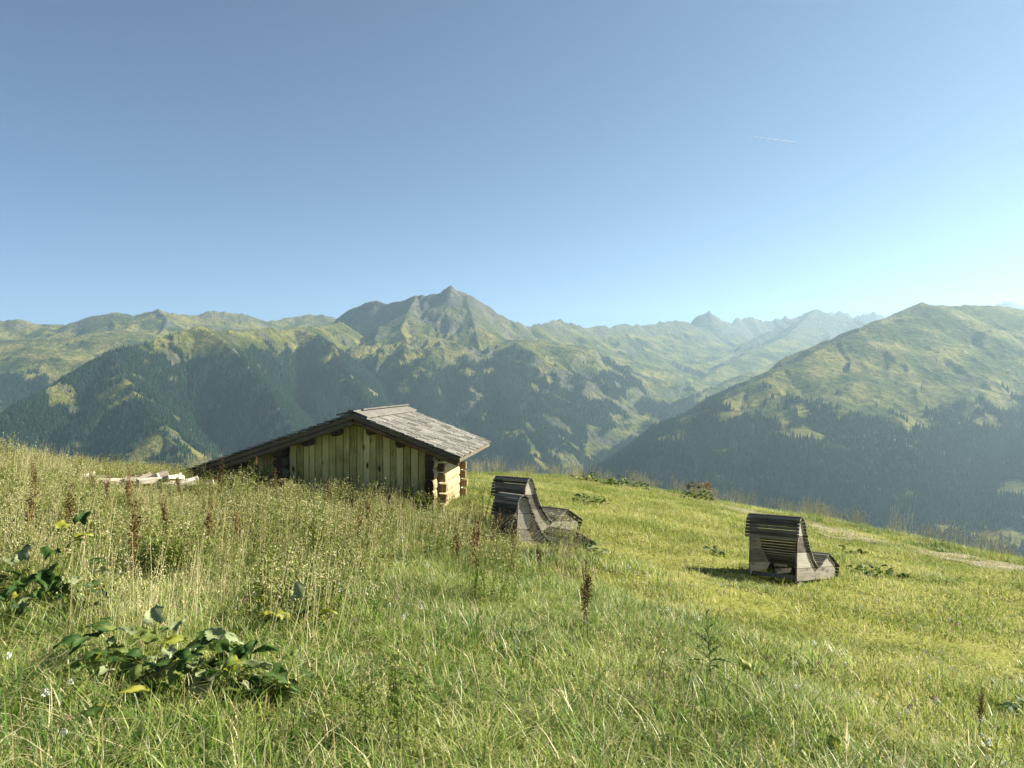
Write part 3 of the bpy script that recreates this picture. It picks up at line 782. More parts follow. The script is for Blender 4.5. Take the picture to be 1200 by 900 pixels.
# gable boards, each cut to the slope
u = -3.18
while u < 1.40:
    w = rs.uniform(.115, .16)
    if -1.74 < u + w / 2 < -1.47: u += .13; continue
    ua, ub = u, min(u + w - .013, 1.42)
    lean = u < -1.6
    v0 = V_FRONT + (.05 if lean else 0) + rs.uniform(-.006, .006)
    zb = -0.35
    za, zb2 = ztop(ua) - .20, ztop(ub) - .20
    if ua < 0 < ub: za = zb2 = min(za, zb2)
    if min(za, zb2) - zb > 0.1:
        V = [(ua, v0, zb), (ub, v0, zb), (ub, v0, zb2), (ua, v0, za), (ua, v0 + .024, zb), (ub, v0 + .024, zb), (ub, v0 + .024, zb2), (ua, v0 + .024, za)]
        F = [(0, 1, 2, 3), (7, 6, 5, 4), (0, 4, 5, 1), (1, 5, 6, 2), (2, 6, 7, 3), (3, 7, 4, 0)]
        link('gable_board', mesh_py('gable_board', V, F), M['board'], hut)
    u += w
# back gable and left lean-to wall, closing the hut
box('back_wall', -3.1, U_WALL - .08, V_BACK + .10, V_BACK + .13, -.35, ztop(-3.1) - .2, M['board'], hut)
box('left_wall', -3.2, -3.16, V_FRONT + .08, V_BACK + .1, -.35, ztop(-3.16) - .14, M['board'], hut)
V = [(-3.1, V_BACK + .10, ztop(-3.1) - .2), (U_WALL, V_BACK + .10, ztop(-3.1) - .2), (U_WALL, V_BACK + .10, ztop(U_WALL) - .2), (0, V_BACK + .10, ZR - .16)]
V += [(a, b_ + .03, c_) for a, b_, c_ in V]
link('back_gable', mesh_py('back_gable', V, [(3, 2, 1, 0), (4, 5, 6, 7), (0, 1, 5, 4), (1, 2, 6, 5), (2, 3, 7, 6), (3, 0, 4, 7)]), M['board'], hut)

# bleached planks lying on the bank left of the hut
plank_spots = []
r9 = random.Random(11)
PLK = [('pale bleached plank lying on the grass bank left of the hut', None)]
for k in range(24):
    px = 100 + k * 5.6 + r9.uniform(-5, 5)
    py = 566 - 8 * math.exp(-((px - 180) / 45) ** 2) + r9.uniform(-2, 4)
    d = 14.2 + r9.uniform(-.5, .6)
    x = (px - 600) / FPX * d
    zg = gzs(x, d)
    L, W_, T = r9.uniform(.28, .62), r9.uniform(.10, .19), r9.uniform(.05, .11)
    zt = max(zg + .06, EYE - (py - 450) / FPX * d)
    yaw = r9.uniform(-.55, .15) + R(75 if k % 3 else 40)
    V = []
    for y in (-L / 2, 0, L / 2):
        for xx in (-W_ / 2, W_ / 2):
            for z in (0, T): V.append((xx + r9.uniform(-.01, .01), y, z + .012 * (y == 0)))
    F = []
    for s in (0, 4):
        F += [(s, s + 4, s + 5, s + 1), (s + 2, s + 3, s + 7, s + 6), (s + 1, s + 5, s + 7, s + 3), (s, s + 2, s + 6, s + 4)]
    F += [(0, 1, 3, 2), (8, 10, 11, 9)]
    o = link('plank', mesh_py('plank', V, F), M['pale_plank'])
    o.location = (x, d, zt - T)
    o.rotation_euler = (r9.uniform(-.25, .45), r9.uniform(-.4, .4), -yaw)
    tag(o, PLK[0][0], 'plank', 'bleached planks heaped on the bank beside the hut')

# ------------------------------------------------------------------ wave loungers of weathered slats
# side profile of the lying surface (forward, up), from the tail of the hood over the head, seat, knee to the foot end
PROF = [(-.055, .68), (-.045, .80), (-.015, .96), (.03, 1.04), (.09, 1.065), (.14, 1.03), (.18, .94), (.235, .80), (.31, .64), (.41, .48), (.52, .355), (.61, .285), (.655, .255), (.70, .275), (.80, .335), (.90, .395), (1.00, .455), (1.045, .475), (1.09, .458), (1.20, .40), (1.30, .345), (1.385, .295), (1.415, .265), (1.41, .22), (1.385, .14), (1.36, .06)]
def resample(P, step):
    P = [Vector((a, 0, b_)) for a, b_ in P]
    # smooth through the points
    Q = []
    for i in range(len(P) - 1):
        p0, p1, p2, p3 = P[max(0, i - 1)], P[i], P[i + 1], P[min(len(P) - 1, i + 2)]
        for k in range(8):
            t = k / 8
            Q.append(.5 * ((2 * p1) + (p2 - p0) * t + (2 * p0 - 5 * p1 + 4 * p2 - p3) * t * t + (3 * p1 - p0 - 3 * p2 + p3) * t ** 3))
    Q.append(P[-1])
    out = []; acc = step * .5
    for a, b_ in zip(Q[:-1], Q[1:]):
        L = (b_ - a).length
        while acc <= L:
            p = a.lerp(b_, acc / L); out.append((p, (b_ - a).normalized())); acc += step
        acc -= L
    return out, Q
SLATS, CURVE = resample(PROF, .0550)
SW, ST = .046, .018
OVER = .06                            # how far the slats reach past the side panels

def slat_mesh(width):
    h = width / 2; b_ = .004
    V = []
    for x in (-h, h):
        V += [(x, -SW / 2 + b_, -ST / 2), (x, SW / 2 - b_, -ST / 2), (x, SW / 2, -ST / 2 + b_), (x, SW / 2, ST / 2 - b_), (x, SW / 2 - b_, ST / 2), (x, -SW / 2 + b_, ST / 2), (x, -SW / 2, ST / 2 - b_), (x, -SW / 2, -ST / 2 + b_)]
    F = [tuple(range(8))[::-1], tuple(range(8, 16))] + [(k, (k + 1) % 8, 8 + (k + 1) % 8, 8 + k) for k in range(8)]
    me = mesh_py('slat', V, F); me.materials.append(M['slat']); return me

def top_at(s):
    """underside of the slats over a point of the side panel"""
    if s <= .10: return 1.03
    best = None
    for a, b_ in zip(CURVE[:-1], CURVE[1:]):
        if a.x <= s <= b_.x and a.x < b_.x and b_.x > .10:
            t = (s - a.x) / (b_.x - a.x); z = a.z + t * (b_.z - a.z)
            best = z if best is None else max(best, z)
    return (best if best is not None else .12) - ST / 2 - .014

def panel_plank(z0, z1, sa, sb, n=40):
    """one horizontal plank of a side panel, cut along the wave; returns the runs that stand as separate meshes"""
    ss = [sa + (sb - sa) * k / n for k in range(n + 1)]
    runs, cur = [], []
    for s in ss:
        e = sb if z0 > .2 else sb
        t = min(z1, top_at(s))
        if t - z0 > .012: cur.append((s, t))
        else:
            if len(cur) > 1: runs.append(cur)
            cur = []
    if len(cur) > 1: runs.append(cur)
    out = []
    for run in runs:
        V, F = [], []
        for s, t in run:
            V += [(-.013, s, z0), (.013, s, z0), (.013, s, t), (-.013, s, t)]
        for k in range(len(run) - 1):
            a = 4 * k
            F += [(a, a + 4, a + 5, a + 1), (a + 1, a + 5, a + 6, a + 2), (a + 2, a + 6, a + 7, a + 3), (a + 3, a + 7, a + 4, a)]
        F += [(0, 1, 2, 3), (4 * len(run) - 1, 4 * len(run) - 2, 4 * len(run) - 3, 4 * len(run) - 4)]
        out.append(mesh_py('side_plank', V, F))
    return out

def lounger(loc, yaw, pitch, roll, width, label, scale=1.0):
    """yaw: facing direction from the view axis towards the right"""
    root = empty('wooden_lounger', loc)
    root.rotation_euler = Euler((pitch, roll, -yaw), 'XYZ')
    root.scale = (scale, scale * 1.08, scale)
    tag(root, label, 'lounger', 'wave-shaped wooden loungers on the brow')
    sm = slat_mesh(width)
    for k, (p, t) in enumerate(SLATS):
        o = bpy.data.objects.new('slat', sm)
        o.location = (random.uniform(-.004, .004), p.x, p.z)
        o.rotation_euler = (math.atan2(t.z, t.x), 0, random.uniform(-.004, .004))
        o.parent = root; COL.objects.link(o)
    xs = width / 2 - OVER
    for sx in (-1, 1):
        for (z0, z1) in ((.06, .255), (.262, .50), (.507, .76), (.767, 1.02)):
            for me in panel_plank(z0, z1, .0, 1.35):
                o = link('side_plank', me, M['plank'], root); o.location.x = sx * xs
        for s in (.10, 1.22):
            box('foot', sx * xs - .10 * (sx > 0), sx * xs + .10 * (sx < 0), s, s + .10, -.06, .056, M['slat'], root)
    for (s, z, h) in ((.06, .07, .06), (.70, .10, .09), (1.30, .10, .09)):
        box('cross_beam', -xs + .014, xs - .014, s, s + .05, z, z + h, M['slat'], root)
    box('centre_rail', -.022, .022, .12, 1.30, .13, .20, M['plank'], root)
    return root

def place(px, py, d, yaw, width, label, pitch, roll, sc=1.0):
    """the rear right corner of the lounger at the photo point, on the turf"""
    c = at(px, py, d)
    rx = Vector((math.cos(yaw), -math.sin(yaw), 0))
    o = c - rx * (width / 2 - OVER) * sc
    return lounger(Vector((o.x, o.y, c.z - .085 * sc)), yaw, pitch, roll, width, label, sc)
place(933, 681, 11.4, R(45), 0.92, 'weathered slatted wooden lounger standing alone on the short turf, sunlit side panel', R(-8), R(-3), .94)
place(613, 625, 13.5, R(47), 0.92, 'grey slatted wooden lounger standing directly behind the weed-fringed lounger', R(-5), R(-2), .97)
place(604, 653, 12.2, R(63), 0.92, 'dark slatted wooden lounger with shaded side, half hidden by tall weeds', R(-5), R(-4), .97)

# ------------------------------------------------------------------ grass and meadow plants
class PB:
    """collects blades, leaves and stems of one small plant"""
    def __init__(s, seed): s.V, s.F, s.h, s.r, s.m, s.rs = [], [], [], [], [], random.Random(seed)
    def add(s, verts, faces, hs, mi=0):
        b = len(s.V); r = s.rs.random()
        s.V += verts; s.h += hs; s.r += [r] * len(verts)
        s.F += [tuple(b + i for i in f) for f in faces]; s.m += [mi] * len(faces)
    def blade(s, base, yaw, height, width, lean, curl=1.6, mi=0, seg=3, twist=0.0):
        d = Vector((math.cos(yaw), math.sin(yaw), 0)); V, H = [], []
        for k in range(seg + 1):
            t = k / seg
            out = lean * height * t ** curl
            z = height * (t - 0.35 * lean * t ** (curl + .6))
            c = Vector(base) + d * out + Vector((0, 0, z))
            w = width * (1 - t ** 1.6) * .5 if k < seg else 0
            a = yaw + math.pi / 2 + twist * t
            sd = Vector((math.cos(a), math.sin(a), 0)) * w
            if k < seg: V += [c - sd, c + sd]; H += [t, t]
            else: V.append(c); H.append(t)
        F = [(2 * k, 2 * k + 1, 2 * k + 3, 2 * k + 2) for k in range(seg - 1)] + [(2 * seg - 2, 2 * seg - 1, 2 * seg)]
        s.add(V, F, H, mi)
    def stem(s, p0, p1, w, mi=0, bow=0.0):
        """a three-sided tapering stalk"""
        p0, p1 = Vector(p0), Vector(p1); V, H = [], []
        for k in range(4):
            t = k / 3; c = p0.lerp(p1, t) + Vector((bow * math.sin(t * 3.1), 0, 0))
            for j in range(3):
                a = j * 2.094; rr = w * (1 - .6 * t)
                V.append(c + Vector((rr * math.cos(a), rr * math.sin(a), 0))); H.append(t)
        F = []
        for k in range(3):
            for j in range(3): F.append((3 * k + j, 3 * k + (j + 1) % 3, 3 * k + 3 + (j + 1) % 3, 3 * k + 3 + j))
        s.add(V, F, H, mi)
    def seed(s, c, size, mi=0, flat=1.0):
        """a small angular grain"""
        rs = s.rs; c = Vector(c)
        a = rs.random() * 6.28
        ax = Vector((math.cos(a), math.sin(a), rs.uniform(.2, 1.6))).normalized()
        u = ax.orthogonal().normalized(); v = ax.cross(u)
        V = [c - ax * size, c + ax * size, c + u * size * .45, c - u * size * .25 + v * size * .4 * flat, c - u * size * .25 - v * size * .4 * flat]
        s.add(V, [(0, 2, 3), (0, 3, 4), (0, 4, 2), (1, 3, 2), (1, 4, 3), (1, 2, 4)], [.8] * 5, mi)
    def leaf(s, base, yaw, pitch, length, width, mi=0, droop=.4):
        d = Vector((math.cos(yaw), math.sin(yaw), 0)); sd = Vector((-math.sin(yaw), math.cos(yaw), 0))
        V, H = [], []
        prof = (0.10, .75, 1.0, .62, 0.0)
        for k in range(5):
            t = k / 4; pt = pitch - droop * t * 1.5
            c = Vector(base) + d * (length * t * math.cos(pt)) + Vector((0, 0, length * t * math.sin(pt)))
            w = width * .5 * prof[k]
            if k < 4: V += [c - sd * w + Vector((0, 0, w * .35)), c, c + sd * w + Vector((0, 0, w * .35))]; H += [t] * 3
            else: V.append(c); H.append(1)
        F = []
        for k in range(3):
            a = 3 * k; F += [(a, a + 1, a + 4, a + 3), (a + 1, a + 2, a + 5, a + 4)]
        F += [(9, 10, 12), (10, 11, 12)]
        s.add(V, F, H, mi)
    def mesh(s, name, mats):
        me = bpy.data.meshes.new(name)
        me.from_pydata([tuple(v) for v in s.V], [], s.F); me.update()
        fattr(me, 'hgt', s.h); fattr(me, 'rnd', s.r)
        for m in mats: me.materials.append(m)
        me.polygons.foreach_set('material_index', np.array(s.m, np.int32))
        return me

def lawn_tuft(seed):
    p = PB(seed); rs = p.rs
    for _ in range(135):
        a, q = rs.random() * 6.28, .36 * math.sqrt(rs.random())
        p.blade((q * math.cos(a), q * math.sin(a), -.008), rs.random() * 6.28, rs.uniform(.035, .105), rs.uniform(.004, .009), rs.uniform(.2, 1.3), 1.5, 0 if rs.random() < .82 else 1, 2)
    for _ in range(26):
        a, q = rs.random() * 6.28, .36 * math.sqrt(rs.random())
        p.leaf((q * math.cos(a), q * math.sin(a), rs.uniform(.005, .04)), rs.random() * 6.28, rs.uniform(.1, .9), rs.uniform(.02, .04), rs.uniform(.014, .026), 0)
    return p.mesh('turf_tuft', [M['grass_short'], M['grass_dry']])
def long_tuft(seed, h=1.0):
    p = PB(seed); rs = p.rs
    a0 = rs.random() * 6.28
    cl = [(rs.random() * 6.28, .36 * math.sqrt(rs.random()), rs.random() * 6.28, rs.uniform(.45, 1.0)) for _ in range(15)]
    for _ in range(360):
        ca, cq, a0, hh = cl[rs.randrange(15)]
        a, q = rs.random() * 6.28, .10 * math.sqrt(rs.random())
        dr = rs.random() < .2
        p.blade((q * math.cos(a) + cq * math.cos(ca), q * math.sin(a) + cq * math.sin(ca), -.015), a0 + rs.gauss(0, 1.9), hh * rs.uniform(.10, .34), rs.uniform(.0045, .010), rs.uniform(.15, 1.25), rs.uniform(1.4, 2.4), 1 if dr else 0, 4, rs.uniform(-1, 1))
    return p.mesh('meadow_tuft', [M['grass_long'], M['grass_dry']])
def panicle(seed):
    """a few flowering grass stalks with feathery heads"""
    p = PB(seed); rs = p.rs
    for _ in range(24):
        a, q = rs.random() * 6.28, .32 * math.sqrt(rs.random())
        b0 = Vector((q * math.cos(a), q * math.sin(a), -.01)); H = rs.uniform(.42, .78)
        ln = rs.random() * 6.28; top = b0 + Vector((math.cos(ln) * .12 * H, math.sin(ln) * .12 * H, H))
        p.stem(b0, top, .0022, 0, rs.uniform(-.03, .03))
        for k in range(10):
            t = 1 - .34 * rs.random()
            c = b0.lerp(top, t); sp = .035 * (1 - t) / .34 + .006
            an = rs.random() * 6.28
            p.seed(c + Vector((math.cos(an) * sp, math.sin(an) * sp, rs.uniform(-.01, .012))), rs.uniform(.006, .011), 1)
    for _ in range(45):
        a, q = rs.random() * 6.28, .32 * math.sqrt(rs.random())
        p.blade((q * math.cos(a), q * math.sin(a), -.01), rs.random() * 6.28, rs.uniform(.2, .45), rs.uniform(.004, .007), rs.uniform(.3, 1.1), 1.8, 2, 4)
    return p.mesh('flowering_grass', [M['grass_dry'], M['seed_pale'], M['grass_long']])
def weed(seed):
    """leafy branching weed with small pale heads"""
    p = PB(seed); rs = p.rs
    for _ in range(14):
        a, q = rs.random() * 6.28, .28 * math.sqrt(rs.random())
        b0 = Vector((q * math.cos(a), q * math.sin(a), -.01)); H = rs.uniform(.4, .72)
        top = b0 + Vector((rs.uniform(-.08, .08), rs.uniform(-.08, .08), H))
        p.stem(b0, top, .0035, 0, rs.uniform(-.02, .02))
        for k in range(16):
            t = rs.uniform(.12, .95); c = b0.lerp(top, t)
            p.leaf(c, rs.random() * 6.28, rs.uniform(-.1, .9), rs.uniform(.035, .085) * (1.2 - .6 * t), rs.uniform(.012, .032), 0, .5)
        for k in range(6):
            t = rs.uniform(.6, 1.0); c = b0.lerp(top, t); an = rs.random() * 6.28
            e = c + Vector((math.cos(an) * .07, math.sin(an) * .07, .07)); p.stem(c, e, .0016, 0)
            for j in range(4): p.seed(e + Vector((rs.uniform(-.012, .012), rs.uniform(-.012, .012), rs.uniform(-.01, .012))), rs.uniform(.006, .012), 1)
    return p.mesh('leafy_weed', [M['weed_leaf'], M['seed_pale']])
def clover(seed, mat):
    p = PB(seed); rs = p.rs
    H = rs.uniform(.10, .20); top = Vector((rs.uniform(-.03, .03), rs.uniform(-.03, .03), H))
    p.stem((0, 0, -.01), top, .0016, 1)
    for k in range(16): 
        v = Vector((rs.gauss(0, 1), rs.gauss(0, 1), rs.gauss(0, 1))).normalized() * .010
        p.seed(top + v, .006, 0)
    return p.mesh('clover_flower', [mat, M['grass_long']])

def wedge(n, r0, r1, a=38.5):
    r = np.sqrt(rng.uniform(r0 * r0, r1 * r1, n)); t = np.radians(rng.uniform(-a, a, n))
    return r * np.sin(t), r * np.cos(t)
def hut_mask(x, y):
    """1 inside the hut's footprint"""
    u = (x - hut_x) * math.cos(PSI) - (y - HUT_Y) * math.sin(PSI); v = (x - hut_x) * math.sin(PSI) + (y - HUT_Y) * math.cos(PSI)
    return (u > -3.25) & (u < 1.6) & (v > .38) & (v < 3.2)
def weed_w(x, y):
    px = px_of(x, y)
    w = (1 - sst(400, 640, px + 120 * (fbm(x * .7, y * .7, 2, 321) - .5))) * sst(3.9, 5.6, y + .9 * (fbm(x, y, 2, 331) - .5)) * (y < 15.3)
    w = np.maximum(w, .8 * (1 - sst(150, 230, px)) * (y > 15))
    # fringe beside the weed-hidden lounger
    w = np.maximum(w, - 0 + .5 * np.exp(-((x - .35) / .9) ** 2 - ((y - 11.6) / .55) ** 2))
    return w
def clear_of(x, y):
    """keep blades out from under the hut and thin on the path"""
    k = ~hut_mask(x, y)
    for f, q in CLEAR:
        k &= ~((np.abs(x - f.x) < q) & (y < f.y + .25 * q) & (y > f.y - 1.2 * q) & (rng.random(len(x)) < .6))
    return k
CLEAR = [(on_turf(cx, cy), q) for cx, cy, q in ((185, 800, .5), (262, 815, .5), (132, 872, .2), (345, 752, .18), (48, 722, .42), (884, 812, .1), (1158, 905, .05), (672, 668, .45))]
def low_left(x, y):
    px = px_of(x, y)
    return 1 - .42 * sst(80, 110, px) * (1 - sst(235, 270, px)) * sst(7, 9, y) * (y < 15) - .45 * (y > 15) * (1 - sst(180, 240, px)) - .15 * (1 - sst(480, 560, px)) * sst(270, 300, px) * sst(9, 11, y)
def lie(x, y):
    """turn each clump at random and tilt it with the slope it grows on"""
    g = rng.random(len(x)) * 6.283; e = .25
    gx = (gz(x + e, y) - gz(x - e, y)) / (2 * e); gy = (gz(x, y + e) - gz(x, y - e)) / (2 * e)
    return np.stack([np.arctan(-gx * np.sin(g) + gy * np.cos(g)), -np.arctan(gx * np.cos(g) + gy * np.sin(g)), g], 1)

def lay(name, protos, x, y, smin, smax, zs=None, sink=0.0):
    n = len(x)
    s = rng.uniform(smin, smax, n)
    S = np.stack([s, s, s * (zs if zs is not None else 1.0)], 1)
    return scatter(name, np.stack([x, y, gz(x, y) - sink], 1), protos, lie(x, y), S, rng.integers(0, len(protos), n))

# short turf everywhere, denser underfoot, thinner on the path
x1, y1 = wedge(5600, 2.0, 33.5); x2, y2 = wedge(1500, 1.6, 9)
x, y = np.concatenate([x1, x2]), np.concatenate([y1, y2])
k = clear_of(x, y) & (rng.random(len(x)) > .6 * meadow_w(x, y)) & (rng.random(len(x)) > .93 * (1 - sst(.35, 1.15, path_dist(x, y) + .7 * (fbm(x * 1.1, y * 1.1, 3, 5) - .5)))) & (np.hypot(x, y) < crest(x, y) + 5)
x, y = x[k], y[k]
far = np.clip(y / 14, .8, 1.9)
n = len(x); s = rng.uniform(.8, 1.3, n) * np.where(y > 9, 1.35, 1.0)
hf = (.2 + 1.5 * fbm(x * .9, y * .9, 3, 341)) * (1 + .5 * (y < 7))
scatter('short_grass', np.stack([x, y, gz(x, y)], 1), [(lawn_tuft(k_), None) for k_ in range(8)], lie(x, y), np.stack([s, s, s * hf], 1), rng.integers(0, 8, n))
# long meadow grass
x1, y1 = wedge(1900, 1.7, 33); x2, y2 = wedge(700, 1.5, 8.5)
x, y = np.concatenate([x1, x2]), np.concatenate([y1, y2])
k = clear_of(x, y) & (rng.random(len(x)) < np.maximum(meadow_w(x, y), .14 * (fbm(x * .8, y * .8, 3, 355) > .52))) & (np.hypot(x, y) < crest(x, y) + 4) & (path_dist(x, y) > .75)
x, y = x[k], y[k]
lay('long_grass', [(long_tuft(400 + k_), None) for k_ in range(9)], x, y, .75, 1.3, np.where(y > 3.4, .82, 1.0) * (.45 + .9 * fbm(x * .9, y * .9, 3, 351)))
# flowering stalks
x, y = wedge(3400, 2.6, 33)
w = np.maximum(weed_w(x, y) * .7, meadow_w(x, y) * .07 * (y > 4.2))
w = np.maximum(w, .4 * np.exp(-((np.hypot(x, y) - crest(x, y)) / 1.6) ** 2))
k = clear_of(x, y) & (rng.random(len(x)) < w) & (np.hypot(x, y) < crest(x, y) + 3.0)
x, y = x[k], y[k]
lay('flowering_grass', [(panicle(500 + k_), None) for k_ in range(8)], x, y, .7, 1.15, (.42 + .85 * fbm(x * 1.1, y * 1.1, 3, 361)) * low_left(x, y))
# leafy weeds
x, y = wedge(2800, 3.0, 30)
k = clear_of(x, y) & (rng.random(len(x)) < np.maximum(weed_w(x, y) * .8, meadow_w(x, y) * .015 * (px_of(x, y) < 620))) & (np.hypot(x, y) < crest(x, y) + 1)
x, y = x[k], y[k]
lay('leafy_weeds', [(weed(600 + k_), None) for k_ in range(8)], x, y, .65, 1.1, (.5 + .75 * fbm(x * 1.2, y * 1.2, 3, 371)) * low_left(x, y))
# clover heads
x, y = wedge(900, 2.4, 11)
k = rng.random(len(x)) < sst(.5, .62, fbm(x * .9, y * .9, 3, 381))
x, y = x[k], y[k]
lay('clover_flowers', [(clover(700, M['petal']), None), (clover(701, M['petal']), None), (clover(702, M['pink']), None)], x, y, .8, 1.5)

# ---- single plants one can point at
def foot_for_tip(px, py, h):
    """ground spot whose plant of height h ends at the photo pixel"""
    dx, dz = (px - 600) / FPX, -(py - 450) / FPX
    d = np.arange(2.2, 20, 0.05)
    e = EYE + dz * d - gz(dx * d, d) - h
    i = int(np.argmax(e < 0))
    if e[i] >= 0: i = int(np.argmin(e))
    return Vector((dx * d[i], d[i], gzs(dx * d[i], d[i])))

def dock_meshes(seed, dark):
    p = PB(seed); rs = p.rs
    H = 1.0
    p.stem((0, 0, -.02), (rs.uniform(-.05, .05), rs.uniform(-.03, .03), H), .006, 0, rs.uniform(-.02, .02))
    st = p.mesh('stem', [M['rust']])
    q = PB(seed + 50); rs = q.rs
    for br in range(7):
        z0 = .42 + .06 * br; a = rs.random() * 6.28
        L = rs.uniform(.16, .30) * (1.15 - .08 * br)
        b0 = Vector((0, 0, z0)); e = b0 + Vector((math.cos(a) * L * .22, math.sin(a) * L * .22, L))
        if br == 6: b0 = Vector((0, 0, .72)); e = Vector((0, 0, 1.03))
        q.stem(b0, e, .003, 0)
        for k in range(40):
            t = rs.random(); c = b0.lerp(e, t)
            q.seed(c + Vector((rs.gauss(0, .015), rs.gauss(0, .015), rs.gauss(0, .01))), rs.uniform(.008, .016), 0, 1.5)
    return st, q.mesh('seed_head', [M['rust']])
DOCK = [dock_meshes(800 + 3 * k, False) for k in range(4)]
LEAFM = []
def small_leaf(seed):
    p = PB(seed); p.leaf((0, 0, 0), 0, .6, 1.0, .3, 0, .7); return p.mesh('leaf', [M['weed_leaf']])
SL_ = small_leaf(31)
dock_spots = [(47, 552, .8), (75, 578, .85), (108, 560, .8), (127, 562, .85), (150, 558, .85), (155, 600, .8), (235, 598, .8), (297, 533, .95), (303, 545, .85), (379, 568, .85), (388, 577, .7), (428, 592, .75), (421, 602, .7), (538, 627, .65), (556, 614, .8), (562, 620, .7), (603, 628, .65), (625, 614, .7), (690, 668, .7), (684, 684, .6), (637, 640, .6), (1145, 815, .42), (215, 560, .8), (255, 548, .85), (197, 588, .8), (322, 560, .75), (585, 604, .7), (345, 585, .7), (470, 600, .65), (30, 575, .8), (282, 600, .75)]
for k, (px, py, h) in enumerate(dock_spots):
    h *= random.uniform(.78, .98); f = foot_for_tip(px, py - 9, h)
    o = empty('dock_plant', f, random.random() * 6.28)
    o.scale = (h,) * 3
    o.rotation_euler.x = random.uniform(-.12, .12); o.rotation_euler.y = random.uniform(-.14, .14)
    st, sh = DOCK[k % 4]
    link('stem', st, None, o); link('seed_head', sh, None, o)
    for j in range(3):
        lf_ = link('leaf', SL_, None, o); lf_.location = (0, 0, .08 + .11 * j); lf_.scale = (.22, .22, .22); lf_.rotation_euler = (0, 0, random.random() * 6.28)
    lab = 'rust-brown dock stalk with a knobbly seed head rising from the tall weeds'
    grp = 'rust-brown dock stalks in the tall weeds'
    if px > 1000: lab, grp = 'short dark brown dock spike standing alone in the short right-hand grass', None; lab = 'short dark brown dock spike standing apart beside a yellow-green leaf'
    elif px in (690, 684): lab = 'dark withered dock stalk standing apart in the green grass before the loungers'; grp = 'dark dock stalks before the loungers'
    tag(o, lab, 'dock plant', grp)

def broad_leaf(seed, mat):
    """crinkled heart-shaped leaf, unit length, lying along +Y, blade folded along the midrib"""
    rs = random.Random(seed); V, F, H = [], [], []
    NX, NY = 12, 13
    ph = rs.random() * 6
    for j in range(NY + 1):
        t = j / NY
        wdt = .46 * (math.sin(math.pi * min(1, (t * .93 + .07)) ** .62) ** .8) * (1 + .06 * math.sin(9 * t + ph))
        for i in range(NX + 1):
            u = i / NX * 2 - 1
            rag = 1 + (.13 * math.sin(13 * t + 3 * u + ph) + rs.uniform(-.26, .12)) * (abs(u) > .75)
            x = u * wdt * rag
            yb = t - .16 * abs(u) * (1 - t) ** 2 * (1 if t < .4 else 0) * 1.4
            vein = .045 * abs(math.sin(7 * (t + .35 * abs(u)) * math.pi / 1.0))
            z = .28 * abs(u) * wdt - .30 * t * t + vein * (1 - abs(u) * .3) + .09 * math.sin(5 * t + 2.5 * u + ph) + rs.uniform(-.02, .02)
            V.append((x, yb, z)); H.append(t)
    for j in range(NY):
        for i in range(NX):
            a = j * (NX + 1) + i; F.append((a, a + 1, a + NX + 2, a + NX + 1))
    me = mesh_py('leaf', V, F, True)
    fattr(me, 'hgt', H); fattr(me, 'rnd', [rs.random()] * len(V))
    me.materials.append(mat); return me
BL = {c: [broad_leaf(900 + 10 * i + k, M[m]) for k in range(3)] for i, (c, m) in enumerate((('g', 'leaf'), ('p', 'leaf_pale'), ('y', 'leaf_yellow'), ('r', 'rust')))}

def leaf_plant(name, cx, cy, leaves, label, cat='plant', group=None, extra=0, spread=.3, d=None):
    """cx, cy: photo pixel of the plant's foot; leaves: (px, py, pixel size, colour, heading, tilt)"""
    f = on_turf(cx, cy)
    if d: f = Vector(((cx - 600) / FPX * d, d, gzs((cx - 600) / FPX * d, d)))
    root = empty(name, f)
    rs = random.Random(cx * 7 + cy)
    sp = PB(cx)
    sp.stem((0, 0, -.02), (0, 0, .05), .008, 0)
    for (px, py, sz, c, hd, tl) in leaves:
        dd = f.y + rs.uniform(-.12, .12)
        q = at(px, py, dd) - f
        if q.z < .05: q.z = .05
        L = .64 * sz / FPX * dd
        me = BL[c][rs.randrange(3)]
        o = link('leaf', me, None, root)
        o.location = q; o.scale = (L * rs.uniform(.9, 1.1), L, L)
        o.rotation_euler = (R(tl), R(rs.uniform(-18, 18)), R(hd))
        sp.stem((rs.uniform(-.02, .02), rs.uniform(-.02, .02), 0), q, .004, 0, .01)
    for k in range(extra):
        a = rs.random() * 6.28; q = spread * math.sqrt(rs.random()); L = rs.uniform(.05, .115)
        o = link('leaf', BL[rs.choice('ggggpgygg')][rs.randrange(3)], None, root)
        x_, y_ = q * math.cos(a), .7 * q * math.sin(a)
        o.location = (x_, y_, gzs(f.x + x_, f.y + y_) - f.z + rs.uniform(.03, .26)); o.scale = (L, L, L)
        o.rotation_euler = (R(rs.uniform(-35, 40)), R(rs.uniform(-25, 25)), a - 1.57 + rs.uniform(-.9, .9))
    link('stalk_bunch', sp.mesh('stalk_bunch', [M['leaf']]), None, root)
    return tag(root, label, cat, group)
rs = random.Random(77)
leaf_plant('broadleaf_plant', 185, 800, [(182, 728, 38, 'p', 10, 55), (150, 742, 34, 'p', 60, 20), (160, 772, 46, 'g', 150, -25), (195, 752, 34, 'y', -70, 15), (212, 768, 38, 'g', 200, -30), (140, 778, 28, 'y', 80, 10), (175, 788, 34, 'p', -40, 30), (205, 738, 28, 'p', -20, 40), (120, 776, 30, 'g', 100, 0), (165, 745, 36, 'g', 20, 20)],
           'large-leaved meadow plant with a torn silvery leaf and dark shaded hollow', 'plant', None, 60, .44)
